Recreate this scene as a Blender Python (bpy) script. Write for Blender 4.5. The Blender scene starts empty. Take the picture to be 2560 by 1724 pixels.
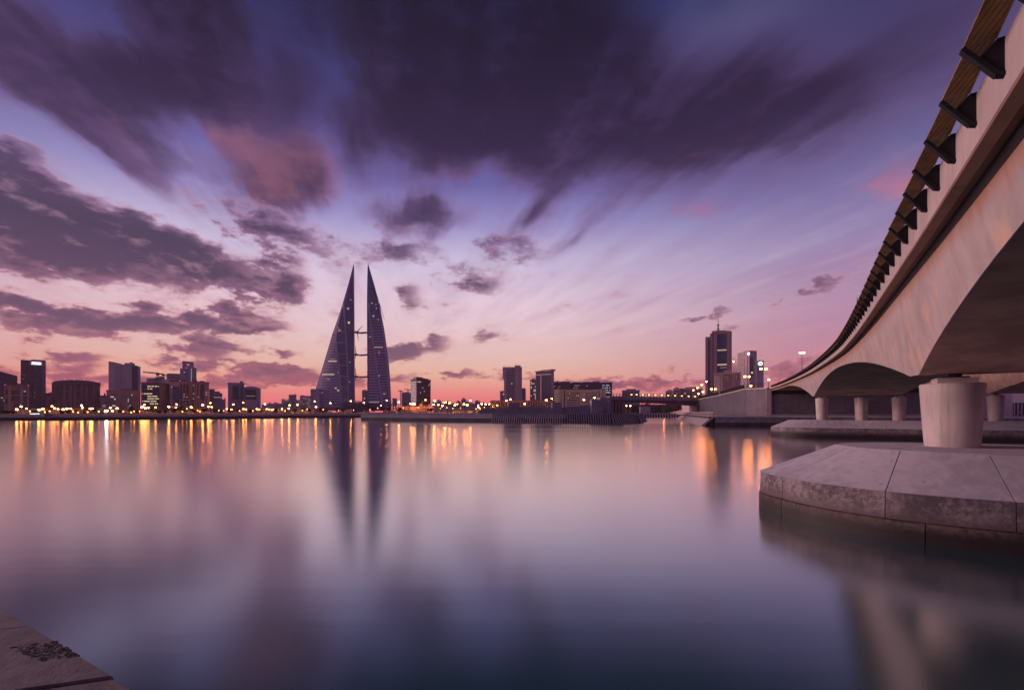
import bpy, bmesh, math, random
from math import sin, cos, pi, radians, hypot, atan2, sqrt
from mathutils import Vector, Matrix, noise as mnoise

# ------------------------------------------------------------------ camera, sky, sun, exposure
scene = bpy.context.scene
FOC, HORIZON, CX, EYE = 1137.8, 1030.0, 1280.0, 4.0      # focal length, eye-level row, centre column (2560 px wide frame), eye height
cam_data = bpy.data.cameras.new('camera')
cam_data.sensor_width = 36.0
cam_data.lens = 16.0
cam_data.shift_y = (HORIZON - 862.0) / 2560.0
cam_data.clip_start = 0.1
cam_data.clip_end = 20000.0
camera = bpy.data.objects.new('camera', cam_data)
scene.collection.objects.link(camera)
camera.location = (0, 0, EYE)
camera.rotation_euler = (pi / 2, 0, 0)
scene.camera = camera

vs = scene.view_settings
vs.view_transform = 'Standard'
vs.look = 'None'
vs.exposure = 0.0
vs.gamma = 1.0
vs.use_curve_mapping = False
cy = scene.cycles
cy.use_denoising = True
cy.denoiser = 'OPENIMAGEDENOISE'
cy.denoising_input_passes = 'RGB_ALBEDO_NORMAL'
cy.max_bounces = 5
cy.diffuse_bounces = 3
cy.glossy_bounces = 3
cy.transmission_bounces = 2
cy.volume_bounces = 0
cy.caustics_reflective = True
cy.blur_glossy = 1.0
cy.caustics_refractive = False
cy.sample_clamp_indirect = 8.0
cy.use_light_tree = True


def lin(r, g, b):
    f = lambda c: (c / 255) / 12.92 if c <= 10.3 else ((c / 255 + 0.055) / 1.055) ** 2.4
    return (f(r), f(g), f(b), 1.0)


class Tree:
    """small helper to write node maths as expressions"""
    def __init__(self, nt):
        self.nt = nt

    def node(self, typ, **kw):
        n = self.nt.nodes.new(typ)
        for k, v in kw.items():
            setattr(n, k, v)
        return n

    def put(self, sock, v):
        if isinstance(v, Ex):
            self.nt.links.new(v.s, sock)
        elif hasattr(v, 'is_output'):
            self.nt.links.new(v, sock)
        else:
            sock.default_value = v

    def math(self, op, *a, clamp=False):
        n = self.node('ShaderNodeMath', operation=op, use_clamp=clamp)
        for i, v in enumerate(a):
            self.put(n.inputs[i], v)
        return Ex(self, n.outputs[0])

    def noise(self, vec, scale, detail=4.0, rough=0.55, dist=0.0, colour=False):
        n = self.node('ShaderNodeTexNoise')
        self.put(n.inputs['Vector'], vec)
        n.inputs['Scale'].default_value = scale
        n.inputs['Detail'].default_value = detail
        n.inputs['Roughness'].default_value = rough
        n.inputs['Distortion'].default_value = dist
        return Ex(self, n.outputs['Color' if colour else 'Fac'])

    def xyz(self, x, y, z):
        n = self.node('ShaderNodeCombineXYZ')
        for i, v in enumerate((x, y, z)):
            self.put(n.inputs[i], v)
        return Ex(self, n.outputs[0])

    def sep(self, v):
        n = self.node('ShaderNodeSeparateXYZ')
        self.put(n.inputs[0], v)
        return [Ex(self, o) for o in n.outputs]

    def ramp(self, fac, stops, interp='LINEAR'):
        n = self.node('ShaderNodeValToRGB')
        cr = n.color_ramp
        cr.interpolation = interp
        while len(cr.elements) < len(stops):
            cr.elements.new(0.5)
        for e, (p, c) in zip(cr.elements, stops):
            e.position = p
            e.color = c
        self.put(n.inputs[0], fac)
        return Ex(self, n.outputs[0])

    def mix(self, fac, a, b, blend='MIX'):
        n = self.node('ShaderNodeMix', data_type='RGBA', blend_type=blend)
        n.clamp_factor = True
        self.put(n.inputs[0], fac)
        self.put(n.inputs[6], a)
        self.put(n.inputs[7], b)
        return Ex(self, n.outputs[2])

    def smooth(self, v, lo, hi, a=0.0, b=1.0):
        n = self.node('ShaderNodeMapRange', interpolation_type='SMOOTHSTEP')
        self.put(n.inputs[0], v)
        for i, q in enumerate((lo, hi, a, b)):
            n.inputs[i + 1].default_value = q
        return Ex(self, n.outputs[0])

    def vmath(self, op, *a):
        n = self.node('ShaderNodeVectorMath', operation=op)
        for i, v in enumerate(a):
            self.put(n.inputs[i], v)
        return Ex(self, n.outputs[0])


class Ex:
    def __init__(self, t, s):
        self.t, self.s = t, s
    def __add__(self, o): return self.t.math('ADD', self, o)
    __radd__ = __add__
    def __mul__(self, o): return self.t.math('MULTIPLY', self, o)
    __rmul__ = __mul__
    def __sub__(self, o): return self.t.math('SUBTRACT', self, o)
    def __rsub__(self, o): return self.t.math('SUBTRACT', o, self)
    def __truediv__(self, o): return self.t.math('DIVIDE', self, o)


# sky: a dusk sky with its cloud fields. Clouds are given by azimuth and elevation in degrees (0 = straight ahead, +right)
# azimuth, elevation, half length, half height, tilt, weight
CLOUD_LOW = [(-47.0,15.7,7.5,6.3,-15,1.25),(-40.7,15.3,9.3,4.8,-11,1.2),(-33.7,15.1,8.8,3.0,-14,1.1),(-48.4,19.3,3.2,4.7,-38,1.1),(-27.0,14.3,3.5,4.1,-54,0.9),(-25.4,13.2,2.4,2.7,-38,0.5),(-45.5,8.4,6.4,1.64,-3,0.92),(-37.7,8.9,10.5,1.87,3,1.06),(-30.1,9.4,6.4,1.48,-1,0.92),(-47.5,9.3,3.0,1.01,-12,0.74),(-30.1,10.8,5.6,1.01,-7,0.51),(-33.7,6.8,5.2,1.33,4,0.92),(-32.3,4.9,8.6,1.33,-1,0.78),(-44.8,5.0,6.1,1.25,-4,0.83),(-27.0,6.7,4.0,0.86,-2,0.64),(-26.2,4.7,5.7,1.25,2,0.74),(-29.4,3.3,9.9,1.01,2,0.74),(-44.8,2.9,7.7,1.56,0,0.74),(-38.6,2.8,6.2,1.4,2,0.55),(-20.7,3.8,6.6,1.09,1,0.55),(-10.9,8.2,5.8,2.0,13,0.95),(-13.8,6.8,4.2,1.7,-9,0.7),(-2.3,9.7,6.5,1.2,-7,0.5),(-7.0,4.8,3.5,1.1,4,0.75),(-13.3,4.2,5.7,0.9,1,0.5),(-2.5,4.3,8.0,0.9,-2,0.45),(-4.5,16.0,6.4,2.4,-18,0.72),(-12.4,13.9,3.5,2.8,-17,0.59),(-8.0,12.7,3.9,1.2,-6,0.36),(-13.8,19.3,8.0,2.6,1,0.77),(-24.6,19.0,9.2,3.4,-12,0.65),(-29.4,19.8,4.8,2.0,-5,0.5),(-1.5,20.5,6.0,1.8,11,0.63),(2.5,18.9,7.3,2.8,22,0.5),(18.0,3.6,14.8,1.0,1,0.75),(7.0,4.0,9.8,1.1,-4,0.7),(30.5,4.5,11.2,2.2,4,0.65),(23.3,11.0,6.3,0.8,10,0.7),(33.4,12.6,7.6,1.1,11,0.54),(28.6,10.1,6.9,0.9,8,0.35),(23.7,5.7,6.7,1.1,6,0.4),(15.7,2.7,11.5,0.8,-1,0.6)]
CLOUD_HIGH = [(-4.0,39.7,25.0,14.5,2,1.35),(11.9,33.0,30.0,10.0,-13,1.35),(-36.0,36.5,16.0,9.0,-6,0.8),(30.0,31.5,20.0,7.0,4,0.5),(-1.5,31.6,20.2,6.3,-4,1.0),(-11.9,32.1,9.6,7.8,5,0.75),(25.4,29.1,13.1,4.1,1,0.7),(-13.8,40.2,12.3,7.5,7,1.0),(-35.4,33.9,7.9,7.6,14,1.1),(-44.0,28.2,10.0,4.5,-10,1.05),(-38.3,28.9,11.8,3.8,8,0.9),(-48.4,29.5,4.3,5.0,-10,0.9),(-41.9,24.6,8.4,2.4,-20,0.6),(-25.4,30.8,6.2,4.5,-5,0.7),(-28.6,24.5,6.8,6.7,-43,0.85),(-25.4,24.0,4.0,5.2,-67,0.8),(-39.9,24.0,5.4,1.6,-24,0.45),(-36.1,23.8,4.8,1.5,-18,0.45),(-12.4,22.8,8.1,2.5,3,1.0),(-10.5,24.4,2.0,2.9,-78,0.7),(4.0,24.1,5.0,2.6,39,0.9),(-18.5,28.4,4.8,4.1,-52,0.7),(8.0,21.0,8.7,2.3,33,0.5),(37.4,28.9,12.7,4.4,2,0.45),(44.5,31.3,8.4,5.2,-23,0.3)]
CLOUD_PINK = [(21.6,22.0,6.5,1.8,-3,0.6),(41.6,20.9,3.5,5.2,48,0.8),(-29.4,25.8,7.4,5.0,-29,1.15),(-24.6,25.0,5.2,6.2,-54,1.0),(20.3,27.1,13.0,1.9,-1,0.45),(2.0,27.4,12.9,2.0,-1,0.3),(-40.7,25.9,4.2,1.7,-16,0.35),(-6.5,27.3,12.3,2.4,3,0.3),(-2.0,16.6,3.0,1.2,-9,0.4)]
CLOUD_PALE = [(26.6,37.3,15.3,8.9,6,0.6),(18.0,36.3,8.1,4.6,14,0.35),(-10.9,39.9,7.3,9.7,11,0.35)]


def build_sky():
    w = bpy.data.worlds.new('World')
    scene.world = w
    w.use_nodes = True
    nt = w.node_tree
    nt.nodes.clear()
    t = Tree(nt)
    tc = t.node('ShaderNodeTexCoord')
    d = t.vmath('NORMALIZE', tc.outputs['Generated'])
    x, y, z = t.sep(d)
    az = t.math('ARCTAN2', x, y) * 57.2958
    el = t.math('ARCSINE', z) * 57.2958
    up = t.math('MAXIMUM', el, 0.0)
    # clear air: warm low band, mauve, then blue overhead; the glow weakens away from its azimuth
    e01 = t.math('DIVIDE', up, 60.0, clamp=True)
    glow = t.ramp(e01, [(0.0, lin(254, 112, 124)), (.022, lin(254, 126, 126)), (.045, lin(254, 154, 138)), (.075, lin(252, 192, 164)), (.115, lin(250, 208, 194)),
                        (.165, lin(248, 214, 217)), (.23, lin(238, 212, 227)), (.30, lin(214, 201, 230)), (.37, lin(160, 152, 206)), (.44, lin(108, 104, 170)),
                        (.52, lin(70, 76, 142)), (.60, lin(46, 62, 124)), (.72, lin(30, 46, 100)), (1.0, lin(21, 32, 70))])
    away = t.ramp(e01, [(0.0, lin(216, 111, 141)), (.03, lin(216, 120, 145)), (.07, lin(214, 134, 155)), (.13, lin(202, 143, 166)), (.20, lin(183, 147, 178)),
                        (.28, lin(155, 138, 180)), (.37, lin(114, 112, 164)), (.46, lin(81, 84, 129)), (.55, lin(61, 64, 104)), (.65, lin(45, 51, 92)), (.78, lin(35, 41, 80)), (1.0, lin(26, 33, 66))])
    daz = t.math('ABSOLUTE', az + 16.0)
    sky = t.mix(t.smooth(daz, 14.0, 58.0), glow, away)
    # the side opposite the glow is already darker and bluer
    anti = t.ramp(e01, [(0.0, lin(112, 84, 116)), (.08, lin(124, 92, 126)), (.2, lin(106, 92, 134)), (.4, lin(76, 74, 122)), (.7, lin(46, 52, 98)), (1.0, lin(28, 38, 80))])
    sky = t.mix(t.smooth(daz, 75.0, 135.0), sky, anti)
    # cloud coordinates
    v = t.xyz(az, el, 0.0)
    up2 = t.math('MAXIMUM', z, 0.06)
    # drifting direction: long exposure streaks run towards azimuth -14
    ca, sa = cos(radians(-14)), sin(radians(-14))
    px, py = x / up2, y / up2
    across = px * ca - py * sa
    along = px * sa + py * ca
    streak_v = t.xyz(across * 1.9, along * 0.36, 0.0)
    n_streak_c = t.noise(streak_v, 1.7, 4.0, 0.55, colour=True)
    n_streak, n_streak_b, _ = t.sep(n_streak_c)
    aloft = t.smooth(el, 5.0, 15.0)
    n_streak = (n_streak - 0.5) * aloft + 0.5
    n_streak_b = (n_streak_b - 0.5) * aloft + 0.5
    low_v = t.xyz(az * 0.19 + n_streak * 0.4, el * 0.40, 3.1)
    n_low_c = t.noise(low_v, 1.7, 6.0, 0.60, 0.0, colour=True)
    n_low, n_low_b, n_low_3 = t.sep(n_low_c)

    def warp(vec, col, ax, ay):
        q = t.vmath('SUBTRACT', col, (0.5, 0.5, 0.5))
        q = t.vmath('MULTIPLY', q, (ax, ay, 0.0))
        return t.vmath('ADD', vec, q)

    def field(vec, blobs):
        tot = None
        for a, e, ra, re_, rot, s in blobs:
            m = t.node('ShaderNodeMapping', vector_type='TEXTURE')
            t.put(m.inputs['Vector'], vec)
            m.inputs['Location'].default_value = (a, e, 0)
            m.inputs['Rotation'].default_value = (0, 0, radians(rot))
            m.inputs['Scale'].default_value = (ra, re_, 1)
            g = t.node('ShaderNodeTexGradient', gradient_type='SPHERICAL')
            nt.links.new(m.outputs[0], g.inputs[0])
            c = Ex(t, g.outputs['Fac']) * s
            tot = c if tot is None else tot + c
        return tot

    vl = warp(v, n_low_c, 8.0, 4.0)
    vh = warp(warp(v, n_streak_c, 11.0, 9.0), n_low_c, 2.0, 1.6)
    d_pale = field(vh, CLOUD_PALE)
    d_pink = field(vh, CLOUD_PINK)
    d_high = field(vh, CLOUD_HIGH)
    d_low = field(vl, CLOUD_LOW)
    # cloud fields carry on outside the part of the sky that is seen
    rest = t.smooth(t.math('ABSOLUTE', az), 46.0, 62.0)
    d_high = d_high + rest * t.smooth(n_streak, 0.45, 0.66, 0.0, 0.9) * t.smooth(el, 14.0, 30.0) + t.smooth(el, 46.0, 62.0) * t.smooth(n_streak, 0.40, 0.60, 0.0, 0.9)
    d_low = d_low + rest * t.smooth(n_low_b, 0.46, 0.60, 0.0, 0.8) * t.smooth(el, 26.0, 12.0)
    # thin veils everywhere: mauve streaks high up, rosy wisps low down
    veil = t.ramp(e01, [(0.0, lin(232, 128, 126)), (.08, lin(240, 178, 150)), (.2, lin(222, 200, 212)), (.33, lin(176, 156, 190)), (.45, lin(104, 86, 134)), (.6, lin(60, 54, 94)), (.8, lin(40, 42, 78))])
    sky = t.mix(t.smooth(n_streak_b + (n_low_3 - 0.5) * 0.35, 0.50, 0.80, 0.0, 0.45), sky, veil)
    sky = t.mix(t.smooth(d_pale + (n_streak - 0.5) * 0.4, 0.02, 0.6, 0.0, 0.7), sky, lin(94, 88, 130))
    # soft rosy veils
    pinkc = t.ramp(e01, [(0.0, lin(222, 130, 130)), (.25, lin(206, 150, 165)), (.36, lin(176, 112, 142)), (.45, lin(146, 94, 118)), (.6, lin(100, 72, 104))])
    sky = t.mix(t.smooth(d_pink + (n_streak - 0.5) * 1.0 + (n_low - .5) * .5, 0.05, 0.80, 0.0, 0.85), sky, pinkc)
    # high dark streaked cloud: soft, darkest where it is thickest
    fh = d_high + (n_streak - 0.5) * 0.95 + (n_low_b - 0.5) * 0.15
    high_thin = t.ramp(e01, [(0.0, lin(163, 108, 139)), (.3, lin(149, 112, 160)), (.42, lin(118, 84, 133)), (.55, lin(87, 66, 116)), (.66, lin(60, 52, 96)), (.75, lin(47, 46, 88)), (1.0, lin(35, 38, 77))])
    high_mid = t.ramp(e01, [(0.0, lin(113, 80, 116)), (.33, lin(94, 72, 109)), (.42, lin(81, 62, 98)), (.50, lin(69, 52, 88)), (.58, lin(54, 41, 73)), (.66, lin(42, 34, 62)), (.75, lin(32, 30, 58)), (1.0, lin(25, 26, 51))])
    high_core = t.ramp(e01, [(0.0, lin(90, 66, 98)), (.33, lin(67, 54, 86)), (.42, lin(59, 46, 79)), (.50, lin(50, 37, 66)), (.58, lin(40, 29, 54)), (.66, lin(31, 24, 45)), (.75, lin(23, 21, 41)), (1.0, lin(18, 18, 36))])
    hc = t.mix(t.smooth(fh, 0.05, 0.75), high_thin, high_mid)
    hc = t.mix(t.smooth(fh, 0.55, 1.25), hc, high_core)
    hc = t.mix(t.smooth(n_streak_b + (n_low_3 - 0.5) * 0.4, 0.44, 0.72, 0.0, 0.42), hc, high_thin)
    sky = t.mix(t.smooth(fh, -0.32, 0.95, 0.0, 0.97), sky, hc)
    sky = t.mix(t.smooth(d_pink * 0.8 + (n_streak - 0.5) * 2.6 + (n_low - .5) * 1.2, 0.25, 1.25, 0.0, 0.48), sky, t.ramp(e01, [(0.0, lin(222, 130, 130)), (.3, lin(200, 132, 150)), (.42, lin(168, 108, 130)), (.6, lin(110, 78, 106))]))
    # lower heaped cloud with lit rims and dark undersides
    fl = d_low + (n_low - 0.5) * 1.5 + (n_streak - 0.5) * 0.45 - t.smooth(el, 20.0, 29.0) * 0.35
    rim = t.ramp(e01, [(0.0, lin(226, 112, 112)), (.06, lin(234, 146, 126)), (.12, lin(228, 160, 152)), (.2, lin(214, 158, 170)), (.33, lin(184, 142, 170)), (.45, lin(150, 110, 140))])
    mid = t.ramp(e01, [(0.0, lin(192, 88, 108)), (.05, lin(178, 96, 112)), (.09, lin(164, 98, 120)), (.15, lin(152, 98, 124)), (.22, lin(140, 94, 122)), (.30, lin(138, 100, 134)), (.36, lin(136, 106, 146)), (.5, lin(90, 66, 100))])
    core = t.ramp(e01, [(0.0, lin(174, 84, 108)), (.05, lin(148, 86, 110)), (.09, lin(124, 80, 108)), (.15, lin(100, 70, 100)), (.22, lin(80, 57, 88)), (.28, lin(66, 50, 80)), (.36, lin(84, 64, 98)), (.5, lin(54, 42, 70))])
    lc = t.mix(t.smooth(fl, 0.26, 0.50), rim, mid)
    lc = t.mix(t.smooth(fl + (n_low_3 - .5) * .6, 0.42, 0.95), lc, core)
    lc = t.mix(t.smooth(n_low_b + (n_streak_b - 0.5) * 0.5, 0.52, 0.70, 0.0, 0.55), lc, t.mix(0.5, rim, mid))
    soft = t.smooth(az, -24.0, -12.0)
    sky = t.mix(t.smooth(fl, 0.06, 0.58, 0.0, 0.96) * (1.0 - soft) + t.smooth(fl, 0.10, 0.74, 0.0, 0.92) * soft, sky, lc)
    # below the horizon (never seen): the sea tone
    sky = t.mix(t.smooth(el, -6.0, -0.5), lin(60, 48, 76), sky)
    bg = t.node('ShaderNodeBackground')
    t.put(bg.inputs['Color'], sky)
    bg.inputs['Strength'].default_value = 1.0
    # the air itself: physical sky with the sun just at the horizon
    ns = t.node('ShaderNodeTexSky', sky_type='NISHITA')
    ns.sun_disc = False
    ns.sun_elevation = radians(SUN_EL)
    ns.sun_rotation = radians(SUN_AZ)
    bg2 = t.node('ShaderNodeBackground')
    nt.links.new(ns.outputs[0], bg2.inputs['Color'])
    bg2.inputs['Strength'].default_value = 0.0008
    add = t.node('ShaderNodeAddShader')
    nt.links.new(bg.outputs[0], add.inputs[0])
    nt.links.new(bg2.outputs[0], add.inputs[1])
    out = t.node('ShaderNodeOutputWorld')
    nt.links.new(add.outputs[0], out.inputs['Surface'])
    w.cycles.sampling_method = 'MANUAL'
    w.cycles.sample_map_resolution = 1024


SUN_AZ, SUN_EL = -76.0, 14.0
build_sky()
sd = bpy.data.lights.new('sun', 'SUN')
sd.energy = 1.9
sd.angle = radians(30)
sd.color = (1.0, 0.64, 0.60)
sun = bpy.data.objects.new('sun', sd)
scene.collection.objects.link(sun)
sun.location = (-200, 60, 120)
_dir = Vector((sin(radians(SUN_AZ)) * cos(radians(SUN_EL)), cos(radians(SUN_AZ)) * cos(radians(SUN_EL)), sin(radians(SUN_EL))))
sun.rotation_euler = _dir.to_track_quat('Z', 'Y').to_euler()

# ------------------------------------------------------------------ helpers
random.seed(7)
COL = scene.collection
MATS = {}
PM = {}          # world matrix of every parent


def pix(px, py, D):
    """the point seen at column px, row py of the photograph, D metres in front of the eye"""
    return Vector(((px - CX) / FOC * D, D, EYE + (HORIZON - py) / FOC * D))


def px_x(px, D):
    return (px - CX) / FOC * D


def py_z(py, D):
    return EYE + (HORIZON - py) / FOC * D


def lerp(a, b, t):
    return a + (b - a) * t


def interp(tab, v):
    if v <= tab[0][0]:
        return tab[0][1:]
    for p, q in zip(tab, tab[1:]):
        if v <= q[0]:
            k = (v - p[0]) / (q[0] - p[0])
            return tuple(lerp(a, b, k) for a, b in zip(p[1:], q[1:]))
    return tab[-1][1:]


def mat(name, col, rough=0.8, var=0.25, scale=0.5, bump=0.0, bscale=8.0, metal=0.0, spec=0.5, streak=0.0, col2=None, detail=6.0, streak_scale=1.6, emit=None, estr=0.0):
    """procedural surface: base tone, uneven tone, optional vertical run-off streaks and fine relief, all in world position"""
    m = bpy.data.materials.new(name)
    m.use_nodes = True
    nt = m.node_tree
    b = nt.nodes['Principled BSDF']
    t = Tree(nt)
    g = t.node('ShaderNodeNewGeometry')
    pos = Ex(t, g.outputs['Position'])
    n = t.noise(pos, scale, detail, 0.6)
    c2 = col2 or tuple(max(0.0, c * (1 - var)) for c in col)
    c1 = tuple(min(1.0, c * (1 + var * 0.6)) for c in col) if col2 is None else col
    c = t.mix(t.smooth(n, 0.33, 0.67), (*c2, 1), (*c1, 1))
    if streak > 0:
        x, y, z = t.sep(pos)
        sv = t.xyz(x * streak_scale, y * streak_scale, z * 0.12)
        ns = t.noise(sv, 1.0, 5.0, 0.65)
        c = t.mix(t.smooth(ns, 0.45, 0.72, 0.0, streak), c, (*[q * 0.35 for q in col], 1))
        c = t.mix(t.smooth(ns, 0.42, 0.25, 0.0, streak * 0.6), c, (*[min(1, q * 1.35) for q in col], 1))
    t.put(b.inputs['Base Color'], c)
    b.inputs['Roughness'].default_value = rough
    b.inputs['Metallic'].default_value = metal
    b.inputs['Specular IOR Level'].default_value = spec
    if bump > 0:
        nb = t.noise(pos, bscale, 5.0, 0.65)
        bp = t.node('ShaderNodeBump')
        bp.inputs['Strength'].default_value = bump
        bp.inputs['Distance'].default_value = 0.05
        t.put(bp.inputs['Height'], nb)
        nt.links.new(bp.outputs[0], b.inputs['Normal'])
    if emit:
        b.inputs['Emission Color'].default_value = (*emit, 1)
        b.inputs['Emission Strength'].default_value = estr
    MATS[name] = m
    return m


def web_material():
    """girder concrete with lamp glow painted orange under the overhang and ochre light glints painted lower down"""
    m = mat('concrete_bridge', (0.53, 0.435, 0.42), 0.5, 0.16, 0.7, 0.16, 9.0, streak=0.16, streak_scale=2.2)
    nt = m.node_tree
    t = Tree(nt)
    b = nt.nodes['Principled BSDF']
    base = b.inputs['Base Color'].links[0].from_socket
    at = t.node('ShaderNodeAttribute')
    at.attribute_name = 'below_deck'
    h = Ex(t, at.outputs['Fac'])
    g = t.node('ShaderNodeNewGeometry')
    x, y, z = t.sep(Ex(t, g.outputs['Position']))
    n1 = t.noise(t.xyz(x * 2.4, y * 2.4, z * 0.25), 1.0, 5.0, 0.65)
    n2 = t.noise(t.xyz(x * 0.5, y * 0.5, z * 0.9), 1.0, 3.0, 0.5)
    lamp_glow = t.smooth(h + (n1 - 0.5) * 0.9, 0.80, 0.15, 0.0, 0.8)  # orange glow of the lamps painted into the web below the overhang
    c = t.mix(lamp_glow, base, (0.42, 0.17, 0.075, 1))
    warm_glint = t.smooth(n1 + (n2 - 0.5) * 1.1, 0.52, 0.78, 0.0, 0.55) * t.smooth(h, 0.7, 1.3)  # warm light glints put into the colour as ochre patches
    c = t.mix(warm_glint, c, (0.80, 0.52, 0.30, 1))
    t.put(b.inputs['Base Color'], c)


def stained(name, light, dark, scale, low_z=None, wet=None):
    """weathered concrete: pale salt blooms, dark growth, scratches; optionally a wet dark band above the water line"""
    m = bpy.data.materials.new(name)
    m.use_nodes = True
    nt = m.node_tree
    t = Tree(nt)
    b = nt.nodes['Principled BSDF']
    g = t.node('ShaderNodeNewGeometry')
    pos = Ex(t, g.outputs['Position'])
    x, y, z = t.sep(pos)
    big = t.noise(pos, scale * 0.35, 3.0, 0.5)
    fine = t.noise(pos, scale * 2.6, 9.0, 0.68, 0.4)
    runs = t.noise(t.xyz(x * 3.0, y * 3.0, z * 0.7), 1.2, 6.0, 0.7)
    grit = t.noise(pos, 42.0, 3.0, 0.6)
    f = t.smooth(fine * 0.55 + big * 0.35 + runs * 0.10 + (grit - 0.5) * 0.10, 0.40, 0.58)
    c = t.mix(f, (*dark, 1), (*light, 1))
    c = t.mix(t.smooth(runs + (fine - 0.5) * 0.6, 0.60, 0.78, 0.0, 0.55), c, (*[q * 0.4 for q in dark], 1))
    pale = t.smooth(t.noise(pos, scale * 1.3, 8.0, 0.7, 0.8), 0.60, 0.72, 0.0, 0.5)
    c = t.mix(pale, c, (*[min(0.75, q * 1.3) for q in light], 1))
    if wet is not None:
        wv = t.smooth(z + (fine - 0.5) * 0.35 + (big - 0.5) * 0.2, wet[0], wet[1])
        c = t.mix(wv, (*wet[2], 1), c)
        t.put(b.inputs['Roughness'], t.smooth(wv, 0.0, 1.0, 0.6, 0.85))
    else:
        b.inputs['Roughness'].default_value = 0.82
    t.put(b.inputs['Base Color'], c)
    bp = t.node('ShaderNodeBump')
    bp.inputs['Strength'].default_value = 0.55
    bp.inputs['Distance'].default_value = 0.02
    t.put(bp.inputs['Height'], fine + grit * 0.5)
    nt.links.new(bp.outputs[0], b.inputs['Normal'])
    MATS[name] = m


def glow(name, col, strength):
    m = bpy.data.materials.new(name)
    m.use_nodes = True
    nt = m.node_tree
    b = nt.nodes['Principled BSDF']
    b.inputs['Base Color'].default_value = (0.05, 0.05, 0.05, 1)
    b.inputs['Emission Color'].default_value = (*col, 1)
    b.inputs['Emission Strength'].default_value = strength
    MATS[name] = m
    return m


class MB:
    """collects faces for one mesh"""
    def __init__(self):
        self.v, self.f = [], []

    def add(self, vs_, fs_):
        o = len(self.v)
        self.v += [Vector(p) for p in vs_]
        self.f += [tuple(i + o for i in q) for q in fs_]
        return self

    def box(self, x0, x1, y0, y1, z0, z1, rot=None):
        vs_ = [Vector((x, y, z)) for z in (z0, z1) for x, y in ((x0, y0), (x1, y0), (x1, y1), (x0, y1))]
        if rot:
            vs_ = [rot @ p for p in vs_]
        return self.add(vs_, [(0, 3, 2, 1), (4, 5, 6, 7), (0, 1, 5, 4), (1, 2, 6, 5), (2, 3, 7, 6), (3, 0, 4, 7)])

    def bar(self, a, b, w, h=None, upv=(0, 0, 1), w2=None, h2=None):
        """rectangular bar from a to b"""
        a, b = Vector(a), Vector(b)
        h = h or w
        w2 = w2 or w
        h2 = h2 or h
        d = (b - a).normalized()
        s = d.cross(Vector(upv))
        if s.length < 1e-4:
            s = d.cross(Vector((1, 0, 0)))
        s.normalize()
        u = s.cross(d)
        ring = lambda p, ww, hh: [p - s * ww / 2 - u * hh / 2, p + s * ww / 2 - u * hh / 2, p + s * ww / 2 + u * hh / 2, p - s * ww / 2 + u * hh / 2]
        return self.add(ring(a, w, h) + ring(b, w2, h2), [(0, 1, 5, 4), (1, 2, 6, 5), (2, 3, 7, 6), (3, 0, 4, 7), (3, 2, 1, 0), (4, 5, 6, 7)])

    def tube(self, a, b, r0, r1=None, n=8):
        a, b = Vector(a), Vector(b)
        r1 = r0 if r1 is None else r1
        d = (b - a).normalized()
        s = d.cross(Vector((0, 0, 1)))
        if s.length < 1e-4:
            s = Vector((1, 0, 0))
        s.normalize()
        u = d.cross(s)
        vs_ = []
        for p, r in ((a, r0), (b, r1)):
            for i in range(n):
                q = 2 * pi * i / n
                vs_.append(p + (s * cos(q) + u * sin(q)) * r)
        fs_ = [(i, (i + 1) % n, n + (i + 1) % n, n + i) for i in range(n)]
        fs_ += [tuple(range(n))[::-1], tuple(range(n, 2 * n))]
        return self.add(vs_, fs_)

    def prism(self, pts, z0, z1):
        """polygon in plan (counter clockwise), from z0 to z1 (each a number or one per point)"""
        n = len(pts)
        zz0 = z0 if isinstance(z0, (list, tuple)) else [z0] * n
        zz1 = z1 if isinstance(z1, (list, tuple)) else [z1] * n
        vs_ = [(p[0], p[1], q) for p, q in zip(pts, zz0)] + [(p[0], p[1], q) for p, q in zip(pts, zz1)]
        fs_ = [tuple(range(n))[::-1], tuple(range(n, 2 * n))] + [(i, (i + 1) % n, n + (i + 1) % n, n + i) for i in range(n)]
        return self.add(vs_, fs_)

    def loft(self, rings, closed=True, caps=True):
        n = len(rings[0])
        vs_ = [p for r in rings for p in r]
        fs_ = []
        for j in range(len(rings) - 1):
            for i in range(n if closed else n - 1):
                k = (i + 1) % n
                fs_.append((j * n + i, j * n + k, (j + 1) * n + k, (j + 1) * n + i))
        if caps and closed:
            fs_.append(tuple(range(n))[::-1])
            fs_.append(tuple(range((len(rings) - 1) * n, len(rings) * n)))
        return self.add(vs_, fs_)

    def mesh(self, name, material, M=None, smooth=False):
        me = bpy.data.meshes.new(name)
        vv = [M @ p for p in self.v] if M else self.v
        me.from_pydata([tuple(p) for p in vv], [], self.f)
        bm = bmesh.new()
        bm.from_mesh(me)
        bmesh.ops.recalc_face_normals(bm, faces=bm.faces)
        bm.to_mesh(me)
        bm.free()
        if isinstance(material, str):
            material = MATS[material]
        me.materials.append(material)
        if smooth:
            for p in me.polygons:
                p.use_smooth = True
            try:
                me.set_sharp_from_angle(angle=radians(38))
            except Exception:
                pass
        return me

    def build(self, name, material, parent=None, local=False, smooth=False, kind=None, label=None):
        """link as one object; vertices are in world space unless local"""
        M = None
        if parent is not None and not local:
            M = PM[parent.name].inverted()
        o = bpy.data.objects.new(name, self.mesh(name, material, M, smooth))
        COL.objects.link(o)
        if parent is not None:
            o.parent = parent
            PM[o.name] = PM[parent.name]
        else:
            PM[o.name] = Matrix.Identity(4)
        if kind:
            o['kind'] = kind
        if label:
            o['label'] = label
        return o


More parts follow.
